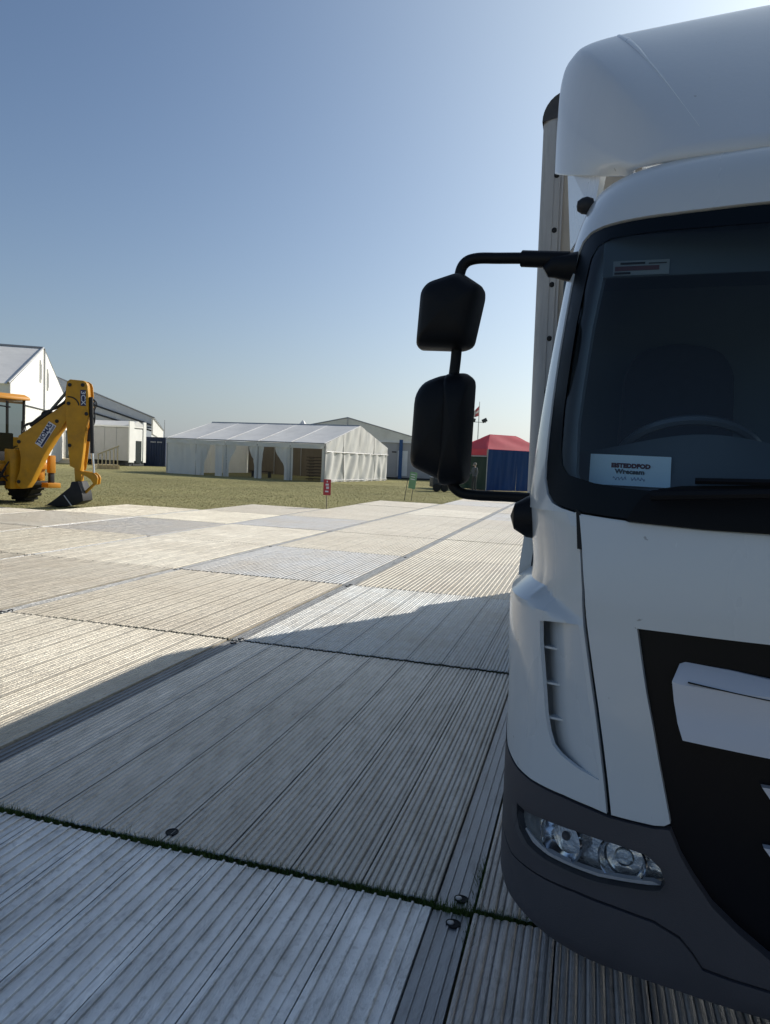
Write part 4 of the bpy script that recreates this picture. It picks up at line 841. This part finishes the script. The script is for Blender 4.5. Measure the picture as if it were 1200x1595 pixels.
for sx in (-.7, .7): b = MB(); b.box(sx - .03, sx + .03, -.17, .17, 0, .4); b.build('leg', m_tdark, bn, 0)
# ---- big gabled structure on the left
def big_tent(name, label, L, Rr, eave, ridge, length, ldir, mroof, mgable, npan=0, ribbed=True):
    L, Rr = Vector(L), Vector(Rr); Mid = (L + Rr) / 2; t = empty(name, label, 'tent', (Mid.x, Mid.y, -.05)); l_ = L - Mid; r_ = Rr - Mid; d = Vector(ldir).normalized() * length; NBy = max(3, int(length / 5)); ov = .25
    for i in range(NBy):
        a, c = d * (i / NBy), d * ((i + 1) / NBy - .004)
        for e in (l_, r_):
            quad('roof_panel', [V2(e * 1.03 + a, eave - .05), V2(e * 1.03 + c, eave - .05), V2(c, ridge), V2(a, ridge)], t, mroof, 8, .12)
            quad('side_wall', [V2(e + a, 0), V2(e + c, 0), V2(e + c, eave), V2(e + a, eave)], t, mgable, 4, 0)
        pole('roof_beam', V2(l_ * 1.03 + a, eave), V2(a, ridge + .06), .09, t); pole('roof_beam', V2(r_ * 1.03 + a, eave), V2(a, ridge + .06), .09, t)
    n = Vector((-d.y, d.x)).normalized(); out = -d.normalized() * .06
    for e in (l_, r_):
        for k in range(3):
            a, c = e * (k / 3), e * ((k + 1) / 3 - .002); za, zc = ridge + (eave - ridge) * k / 3, ridge + (eave - ridge) * (k + 1) / 3
            quad('gable_panel', [V2(a + out, eave * .78), V2(c + out, eave * .78), V2(c + out, zc), V2(a + out, za)], t, mgable, 4, 0)
    if npan:
        for i in range(npan):
            a, c = l_ + (r_ - l_) * ((i + .04) / npan), l_ + (r_ - l_) * ((i + .96) / npan); b = MB(); w_ = (c - a)
            nn = -d.normalized() * .05
            b.add([V2(a + out, .1), V2(c + out, .1), V2(c + out, eave * .775), V2(a + out, eave * .775), V2(a + w_ * .15 + out + nn, .1), V2(c - w_ * .15 + out + nn, .1), V2(c - w_ * .15 + out + nn, eave * .775), V2(a + w_ * .15 + out + nn, eave * .775)], [(0, 4, 7, 3), (4, 5, 6, 7), (5, 1, 2, 6)]); b.build('wall_panel', m_cabw, t, 0)
    pole('centre_post', V2(out * 2, 0), V2(out * 2, ridge), .07, t); pole('cross_beam', V2(l_ + out * 2.2, eave * .78), V2(r_ + out * 2.2, eave * .78), .06, t, m_tdark)
    pole('ridge_beam', V2((0, 0), ridge + .08), V2(d, ridge + .08), .08, t)
    return t, l_, r_, out, d
tb, l_, r_, out, d_ = big_tent('exhibition_tent', 'tall white exhibition tent with a sunlit gable behind the digger', (-39.64, 41.2), (-50.0, 59.2), 5.9, 9.76, 30, (-.867, -.498), m_roofc, m_cabw, 34)
for f_, zz in ((-.06, 7.75), (.07, 7.3)):
    c = l_ + (r_ - l_) * (.5 + f_); e = (r_ - l_).normalized(); b = MB()
    pts = [c - e * .28, c + e * .28]; b.add([V2(p + out * k, z) for k in (1.2, 2.6) for p, z in ((pts[0], zz - .9), (pts[1], zz - .9), (pts[1], zz + .6), (pts[0], zz + .9))], [(0, 1, 2, 3), (4, 5, 6, 7), (0, 1, 5, 4), (1, 2, 6, 5), (2, 3, 7, 6), (3, 0, 4, 7)]); b.build('vent_flap', m_pvc, tb, 0)
    b = MB(); b.add([V2(p + out * 2.7, z) for p, z in ((c - e * .22, zz - .7), (c - e * .05, zz - .7), (c - e * .05, zz + .5), (c - e * .22, zz + .6))], [(0, 1, 2, 3)]); b.build('vent_opening', m_tdark, tb, 0)
e = (r_ - l_).normalized(); c = l_ + (r_ - l_) * .955; b = MB()
b.add([V2(p + out * k, z) for k in (1, 4) for p, z in ((c - e * .95, .3), (c + e * .7, .3), (c + e * .7, 3.3), (c - e * .95, 3.3))], [(0, 1, 2, 3), (4, 5, 6, 7), (0, 1, 5, 4), (1, 2, 6, 5), (2, 3, 7, 6), (3, 0, 4, 7)]); dr = b.build('door', m_cabw, tb, 0)
for k in (-.85, -.05):
    b = MB(); b.add([V2(c + e * x + out * 4.4, z) for x, z in ((k, .4), (k + .65, .4), (k + .65, 3.15), (k, 3.15))], [(0, 1, 2, 3)]); b.build('door_pane', m_dglass, dr, 0)
b = MB(); o2 = -d_.normalized()
b.add([V2(c - e * 4.0 + o2 * .1, .02), V2(c + e * .8 + o2 * .1, .02), V2(c + e * .8 + o2 * 1.6, .02), V2(c - e * 4.0 + o2 * 1.6, .02), V2(c - e * 1.4 + o2 * .1, .42), V2(c + e * .8 + o2 * .1, .42), V2(c + e * .8 + o2 * 1.6, .42), V2(c - e * 1.4 + o2 * 1.6, .42)], [(0, 1, 2, 3), (4, 5, 6, 7), (0, 1, 5, 4), (1, 2, 6, 5), (2, 3, 7, 6), (3, 0, 4, 7)]); b.build('entrance_ramp', m_wood, tb, 0)
# ---- grey tent further back, shaded gable to the camera
rd = Vector((-.533, .846)); gd = Vector((-.846, -.533)); P = Vector((-47.5, 69.8))
tg, l2, r2, o3, d3_ = big_tent('hall_tent', 'grey shaded tent hall with steel roof beams behind the white cabin', tuple(P + gd * 22), tuple(P), 5.2, 9.4, 60, tuple(rd), m_greyc, m_greyc, 0)
for zf in (.86, .74): pole('gable_beam', V2(r2 + o3 * 4, 5.2 * zf - .1), V2(o3 * 4, 9.4 * zf - .3), .09, tg, m_tdark)
b = MB(); b.add([V2(r2 - gd * .15 + rd * s_, z) for s_ in (0, 55) for z in (3.4, 5.15)], [(0, 1, 3, 2)]); b.build('sunlit_wall_strip', m_pvc, tg, 0)  # white strip standing for sunlight on the upper side wall
# ---- large tent behind the marquee
rdir = Vector((math.sin(R(-24)), math.cos(R(-24)))); gdir = Vector((rdir.y, -rdir.x)); A0 = Vector((-29.69, 85.79))
big_tent('hall_tent', 'broad white tent with a low grey gable rising behind the marquee', tuple(A0 - gdir * 10), tuple(A0 + gdir * 10), 4.3, 6.7, 25, tuple(rdir), m_roofc, m_pvc, 0)
# ---- small pagoda roof peak behind the marquee
pt = empty('pagoda_tent', 'small white pagoda tent whose roof peak shows above the marquee ridge', 'tent', (-37.1, 88.9, -.05))
b = MB(); pr_ = [(2.6, 3.0), (1.7, 3.7), (.9, 4.9), (.5, 5.7), (.06, 6.45)]
vsq = [(r_ * x, r_ * y, z) for r_, z in pr_ for x, y in ((-1, -1), (1, -1), (1, 1), (-1, 1))]; b.add(vsq, [(i * 4 + k, i * 4 + (k + 1) % 4, (i + 1) * 4 + (k + 1) % 4, (i + 1) * 4 + k) for i in range(4) for k in range(4)]); b.build('roof', m_roofc, pt, 0)
for x in (-2.5, 2.5):
    for y in (-2.5, 2.5): pole('leg', (x, y, 0), (x, y, 3.0), .05, pt)
b = MB(); b.box(-2.5, 2.5, -2.5, 2.5, 0, 3.0); b.build('side_walls', m_pvc, pt, 0)
RV = Vector((math.cos(YAW), math.sin(YAW))); FV = Vector((-math.sin(YAW), math.cos(YAW)))
# ---- white cabin, container, handrail
def rootat(name, label, cat, p, rz, group=None): return empty(name, label, cat, (p[0], p[1], -.05), rz, group)
cab = rootat('event_cabin', 'white cabin raised on dark blocks with its lit end facing the container', 'cabin', (-41.21, 57.01), YAW - R(14))
b = MB(); b.box(-6, 0, .0, 2.6, .5, 3.6); b.build('wall', m_cabin, cab, 0)  # shade on the white cabin's front put into the colour as grey
b = MB(); b.prism([(-6.1, 3.62), (.1, 3.62), (.1, 3.75), (-6.1, 3.75)], -.12, 2.7); b.build('eave_trim', m_cabw, cab, 0)
b = MB(); b.add([(-6.1, -.14, 3.76), (.1, -.14, 3.76), (.1, 1.3, 4.25), (-6.1, 1.3, 4.25), (.1, 2.72, 3.76), (-6.1, 2.72, 3.76)], [(0, 1, 2, 3), (3, 2, 4, 5), (1, 4, 2), (0, 3, 5)]); b.build('roof', m_roofc, cab, 0)
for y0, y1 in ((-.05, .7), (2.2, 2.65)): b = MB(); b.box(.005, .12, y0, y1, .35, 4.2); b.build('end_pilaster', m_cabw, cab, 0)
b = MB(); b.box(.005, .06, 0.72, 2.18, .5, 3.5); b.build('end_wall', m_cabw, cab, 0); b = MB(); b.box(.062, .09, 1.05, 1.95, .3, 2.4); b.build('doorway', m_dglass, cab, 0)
for i in range(4): b = MB(); b.box(-5.7 + i * 1.75, -5.3 + i * 1.75, .2, .6, 0, .5); b.build('support_block', m_tdark, cab, 0)
b = MB(); b.box(-6, 0, .7, 2.5, .05, .48); b.build('underside', m_tdark, cab, 0)
for i in range(4): pole('panel_joint', (-5.2 + 1.3 * i, -.012, .5), (-5.2 + 1.3 * i, -.012, 3.6), .012, cab, m_pole, 4)
ct = rootat('shipping_container', 'navy blue shipping container beside the marquee', 'container', (-42.6, 60.9), YAW + R(0))
b = MB(); b.box(.06, 2.38, .06, 6.0, .1, 2.78); b.build('body', m_navy, ct, 0)
for i in range(9):
    b = MB(); x = .12 + .25 * i; b.add([(x, .058, .2), (x + .17, .058, .2), (x + .13, .0, .2), (x + .04, .0, .2), (x, .058, 2.7), (x + .17, .058, 2.7), (x + .13, .0, 2.7), (x + .04, .0, 2.7)], [(0, 3, 7, 4), (3, 2, 6, 7), (2, 1, 5, 6), (3, 0, 1, 2), (4, 7, 6, 5)]); b.build('corrugation', m_navy, ct, 0)
for x in (0, 2.36): b = MB(); b.box(x, x + .08, -.01, .09, 0, 2.9); b.build('corner_post', m_navy, ct, 0)
for z in (0, 2.78): b = MB(); b.box(.08, 2.36, -.008, .08, z, z + .11); b.build('end_rail', m_navy, ct, 0)
m_prt = mat('container_print', (.5, .52, .55), .6)
b = MB()
for i in range(8): x = .95 + .135 * i + (.1 if i > 3 else 0); b.box(x, x + .085, -.012, -.004, 2.34, 2.46)
b.build('lettering', m_prt, ct, 0)
hr = rootat('ramp_handrail', 'pale timber handrail of a ramp in front of the white cabin', 'handrail', (-36.0, 46.0), YAW + R(38))
b = MB(); b.add([(0, -.05, 1.05), (1.6, -.05, 1.75), (1.6, .05, 1.75), (0, .05, 1.05), (0, -.05, 1.17), (1.6, -.05, 1.87), (1.6, .05, 1.87), (0, .05, 1.17)], [(0, 3, 2, 1), (4, 5, 6, 7), (0, 1, 5, 4), (1, 2, 6, 5), (2, 3, 7, 6), (3, 0, 4, 7)]); b.build('top_rail', m_wood, hr, 0)
for i in range(6): x = .03 + .29 * i; b = MB(); b.box(x, x + .07, -.035, .035, 0, 1.06 + x * .42); b.build('baluster', m_wood, hr, 0)
b = MB(); b.box(0, 1.7, .1, 1.0, 0, .35); b.build('ramp_deck', m_wood, hr, 0)
# ---- modular cabins right of the marquee
pcs = rootat('modular_building', 'flat white modular building with a blue door post behind the marquee', 'building', (-16.98, 59.68), YAW + R(4))
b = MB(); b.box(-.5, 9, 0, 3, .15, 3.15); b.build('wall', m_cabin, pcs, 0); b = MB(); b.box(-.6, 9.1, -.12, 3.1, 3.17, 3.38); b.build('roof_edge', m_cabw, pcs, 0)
b = MB(); b.box(1.12, 1.42, -.16, -.03, .05, 3.45); b.build('door_post', m_bluep, pcs, 0)
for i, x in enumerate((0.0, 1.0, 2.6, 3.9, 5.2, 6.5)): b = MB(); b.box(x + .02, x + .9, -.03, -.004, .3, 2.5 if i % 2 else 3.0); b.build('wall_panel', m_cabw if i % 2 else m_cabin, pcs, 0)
b = MB(); b.box(.5, .9, -.05, -.031, 2.3, 2.42); b.build('sign_plate', m_tdark, pcs, 0)
b = MB(); b.box(-.4, 8.9, .1, 2.9, 0, .15); b.build('plinth', m_tdark, pcs, 0)
# ---- red canopy gazebo
gz = rootat('gazebo', 'red canopy gazebo with blue and green side sheets beside the truck', 'gazebo', (-5.97, 44.03), YAW + R(28)); GL, GW, GE, GR = 4.6, 3.2, 2.62, 3.6
for x in (0, GL):
    for y in (0, GW): pole('leg', (x, y, 0), (x, y, GE), .035, gz)
ra, rb = (1.25, GW / 2, GR), (GL - 1.25, GW / 2, GR)
def tri(name, pts, m, sag=.05):
    P = [Vector(p) for p in pts]; b = MB(); N = 14
    def fn(u, v):
        p = (P[0] * (1 - u) + P[1] * u) * (1 - v) + (P[3] * (1 - u) + P[2] * u) * v; p.z -= sag * math.sin(math.pi * u) * (1 - v) ** .5 * .8 + .035 * math.sin(9 * u + 5 * v) * v * (1 - v) * 4; return p
    b.grid(fn, N, N); return b.build(name, m, gz, 70, fix=False)
tri('canopy', [(-.05, -.05, GE), (GL + .05, -.05, GE), rb, ra], m_red, .02); tri('canopy', [(GL + .05, GW + .05, GE), (-.05, GW + .05, GE), ra, rb], m_red, .02)
tri('canopy', [(-.05, GW + .05, GE), (-.05, -.05, GE), ra, ra], m_red, .02); tri('canopy', [(GL + .05, -.05, GE), (GL + .05, GW + .05, GE), rb, rb], m_red, .02)
cloth('valance', (-.06, GW), (-.06, 0), GE - .42, GE, gz, m_red, 2, .02, 4, seed=3)
b = MB(); b.box(-.08, -.05, 0, GW, GE - .5, GE - .43); b.build('valance_hem', m_cabin, gz, 0)
for i in range(4): cloth('side_sheet', (i * GL / 4, -.02), ((i + 1) * GL / 4, -.02), .03, GE - .02, gz, m_bluec, 2.5, .03, 8, seed=60 + i)
cloth('side_sheet', (0.02, GW), (.02, 0), .03, GE - .42, gz, m_greenc, 3, .03, 8, seed=71)
# ---- flagpole with floodlights
fp_ = rootat('flagpole', 'slim pole with a small flag and two floodlights above the red gazebo', 'pole', (-11.36, 75.3), YAW)
b = MB(); b.tube([(0, 0, 0), (0, 0, 8.2)], [.08, .04], 10); b.build('pole', m_cabw, fp_)
m_flag = fabric('flag_cloth', (.30, .08, .09), .3, .1); m_flag2 = fabric('flag_cloth_pale', (.5, .48, .48), .3, .1)
b = MB(); b.mi = 0
def ff(u, v): return (-.04 - .85 * u, .08 * math.sin(7 * u), 7.75 - 1.05 * v * (1 - .35 * u) - .95 * u + .25 * v * u)
b.grid(ff, 12, 8)
for k in range(len(b.f)): b.m[k] = 1 if (k // 12) in (3, 4) or (k % 12) in (5, 6) else 0
b.build('flag', [m_flag, m_flag2], fp_, 60, fix=False)
b = MB(); b.box(-.7, .8, -.03, .03, 6.02, 6.08); b.build('crossbar', m_pole, fp_, 0)
for x, tl in ((-.62, 12), (.62, -28)):
    b = MB(Matrix.Translation((x, 0, 6.25)) @ Matrix.Rotation(R(tl), 4, 'Y')); b.box(-.27, .27, -.12, .12, -.2, .2); b.build('floodlight', m_tdark, fp_, 30, .03)
ms = rootat('guy_mast', 'thin grey mast standing behind the left end of the marquee', 'mast', (-40.5, 61.7), 0); b = MB(); b.tube([(0, 0, 0), (0, 0, 4.6)], [.05, .03], 8); b.build('pole', m_pole, ms); b = MB(); b.box(-.1, .1, -.1, .1, 0, .06); b.build('base', m_pole, ms, 0)
# ---- signs on the grass
sg = rootat('stake_sign', 'red sign with white print on a wooden stake by the trackway', 'sign', (-8.01, 21.38), YAW)
b = MB(); b.box(-.02, .02, .012, .05, 0, .6); b.build('stake', m_wood, sg, 0)
m_sr = mat('sign_red', (.58, .06, .07), .5, 0, .05); m_sw = mat('sign_white', (.8, .78, .78), .5); m_sgn = mat('sign_green', (.22, .42, .22), .5, 0, .08)
b = MB(); b.box(-.12, .12, -.005, .008, .46, .97); sp = b.build('sign_board', m_sr, sg, 0)
b = MB()
for z, x0, x1, h in ((.90, -.02, .02, .05), (.80, -.05, .05, .06), (.70, -.03, .06, .08), (.58, -.06, .05, .05)): b.box(x0, x1, -.009, -.006, z - h / 2, z + h / 2)
b.build('sign_print', m_sw, sp, 0)
sg2 = rootat('frame_sign', 'pale green sign leaning on two thin legs at the end of the trackway', 'sign', (-7.17, 28.79), YAW - R(35)); 
for x in (-.16, .18): pole('leg', (x, 0, 0), (x + .13, .02, 1.0), .012, sg2, m_tdark, 6)
b = MB(Matrix.Translation((.12, 0, .0)) @ Matrix.Rotation(R(7), 4, 'Y')); b.box(-.17, .17, -.02, -.005, .52, 1.22); s2 = b.build('sign_board', m_sgn, sg2, 0)
b = MB(Matrix.Translation((.12, 0, .0)) @ Matrix.Rotation(R(7), 4, 'Y')); 
for z in (1.1, 1.0, .9): b.box(-.11, .10, -.026, -.021, z, z + .035)
b.build('sign_print', m_sw, s2, 0)
# ---- dark trailer behind the mirror
gn = rootat('generator', 'dark low generator on wheels by the modular building', 'generator', (-7.95, 38.9), YAW + R(10))
b = MB(); b.box(-.3, .5, 0, .9, .25, .80); b.build('housing', m_tdark, gn, 30, .05)
for x in (-.1, .35): b = MB(); b.lathe([(.05, -.08), (.2, -.08), (.23, 0), (.2, .08), (.05, .08)], (x, -.06, .23), 'y', 18); b.build('wheel', m_rub, gn)
b = MB(); b.tube([(-.2, .05, .8), (-.2, .05, .95), (.4, .05, .95), (.4, .05, .8)], .02, 6); b.build('handle', m_pole, gn)
# ---- person by the green sheet
per = rootat('person', 'person in dark grey clothes with pale shoulders standing by the green sheet', 'person', (-6.20, 40.6), YAW + R(-60))
m_cl = mat('dark_clothes', (.05, .055, .06), .9, 0, .2, 8); m_sk = mat('skin', (.42, .29, .22), .6); m_hr = mat('hair', (.25, .23, .2), .8); m_jk = mat('pale_grey_jacket', (.12, .125, .13), .85, 0, .15, 8)
J = {'p': (0, 0, .92), 'w': (0, 0, 1.08), 'c': (0, .01, 1.30), 'n': (0, 0, 1.45), 'hd': (0, -.03, 1.56), 'ht': (0, -.02, 1.70), 'ls': (-.18, 0, 1.39), 'le': (-.25, -.05, 1.13), 'lw': (-.2, -.24, 1.02), 'lh': (-.17, -.33, 1.03), 'rs': (.18, 0, 1.39), 're': (.25, .0, 1.12), 'rw': (.26, -.12, .90), 'rh': (.26, -.16, .82), 'lk': (-.11, -.03, .50), 'la': (-.12, .02, .09), 'lt': (-.13, -.16, .05), 'rk': (.11, -.02, .50), 'ra': (.13, .03, .09), 'rt': (.15, -.15, .05), 'lp': (-.1, 0, .88), 'rp': (.1, 0, .88)}
rad_ = {'p': .14, 'w': .135, 'c': .155, 'n': .06, 'hd': .095, 'ht': .07, 'ls': .07, 'le': .05, 'lw': .04, 'lh': .035, 'rs': .07, 're': .05, 'rw': .04, 'rh': .035, 'lk': .065, 'la': .05, 'lt': .04, 'rk': .065, 'ra': .05, 'rt': .04, 'lp': .1, 'rp': .1}
ks = list(J); ed = [('p', 'w'), ('w', 'c'), ('c', 'n'), ('n', 'hd'), ('hd', 'ht'), ('c', 'ls'), ('ls', 'le'), ('le', 'lw'), ('lw', 'lh'), ('c', 'rs'), ('rs', 're'), ('re', 'rw'), ('rw', 'rh'), ('p', 'lp'), ('lp', 'lk'), ('lk', 'la'), ('la', 'lt'), ('p', 'rp'), ('rp', 'rk'), ('rk', 'ra'), ('ra', 'rt')]
me = bpy.data.meshes.new('body'); me.from_pydata([J[k] for k in ks], [(ks.index(a), ks.index(c)) for a, c in ed], [])
for mm in (m_cl, m_sk, m_jk): me.materials.append(mm)
po = link('body', me, per); sk = po.modifiers.new('skin', 'SKIN'); po.modifiers.new('sub', 'SUBSURF').levels = 2; po.modifiers['sub'].render_levels = 2
for i, k in enumerate(ks): sv = me.skin_vertices[0].data[i]; sv.radius = (rad_[k], rad_[k]); sv.use_root = (k == 'p')
dg = bpy.context.evaluated_depsgraph_get(); me2 = bpy.data.meshes.new_from_object(po.evaluated_get(dg)); po.modifiers.clear(); po.data = me2
for p in me2.polygons: z = p.center.z; p.material_index = 1 if (z > 1.46 or (abs(p.center.x) > .14 and p.center.y < -.27)) else (2 if z > .95 else 0)
me2.shade_smooth()
b = MB(); b.lathe([(.0, .12), (.06, .105), (.1, .05), (.108, .0), (.1, -.03)], (0, -.01, 1.615), 'z', 16); b.build('hair', m_hr, per)
b = MB(); b.lathe([(.02, 0), (.014, -.02), (.006, -.035)], (0, -.11, 1.575), 'y', 8); b.build('nose', m_sk, per)
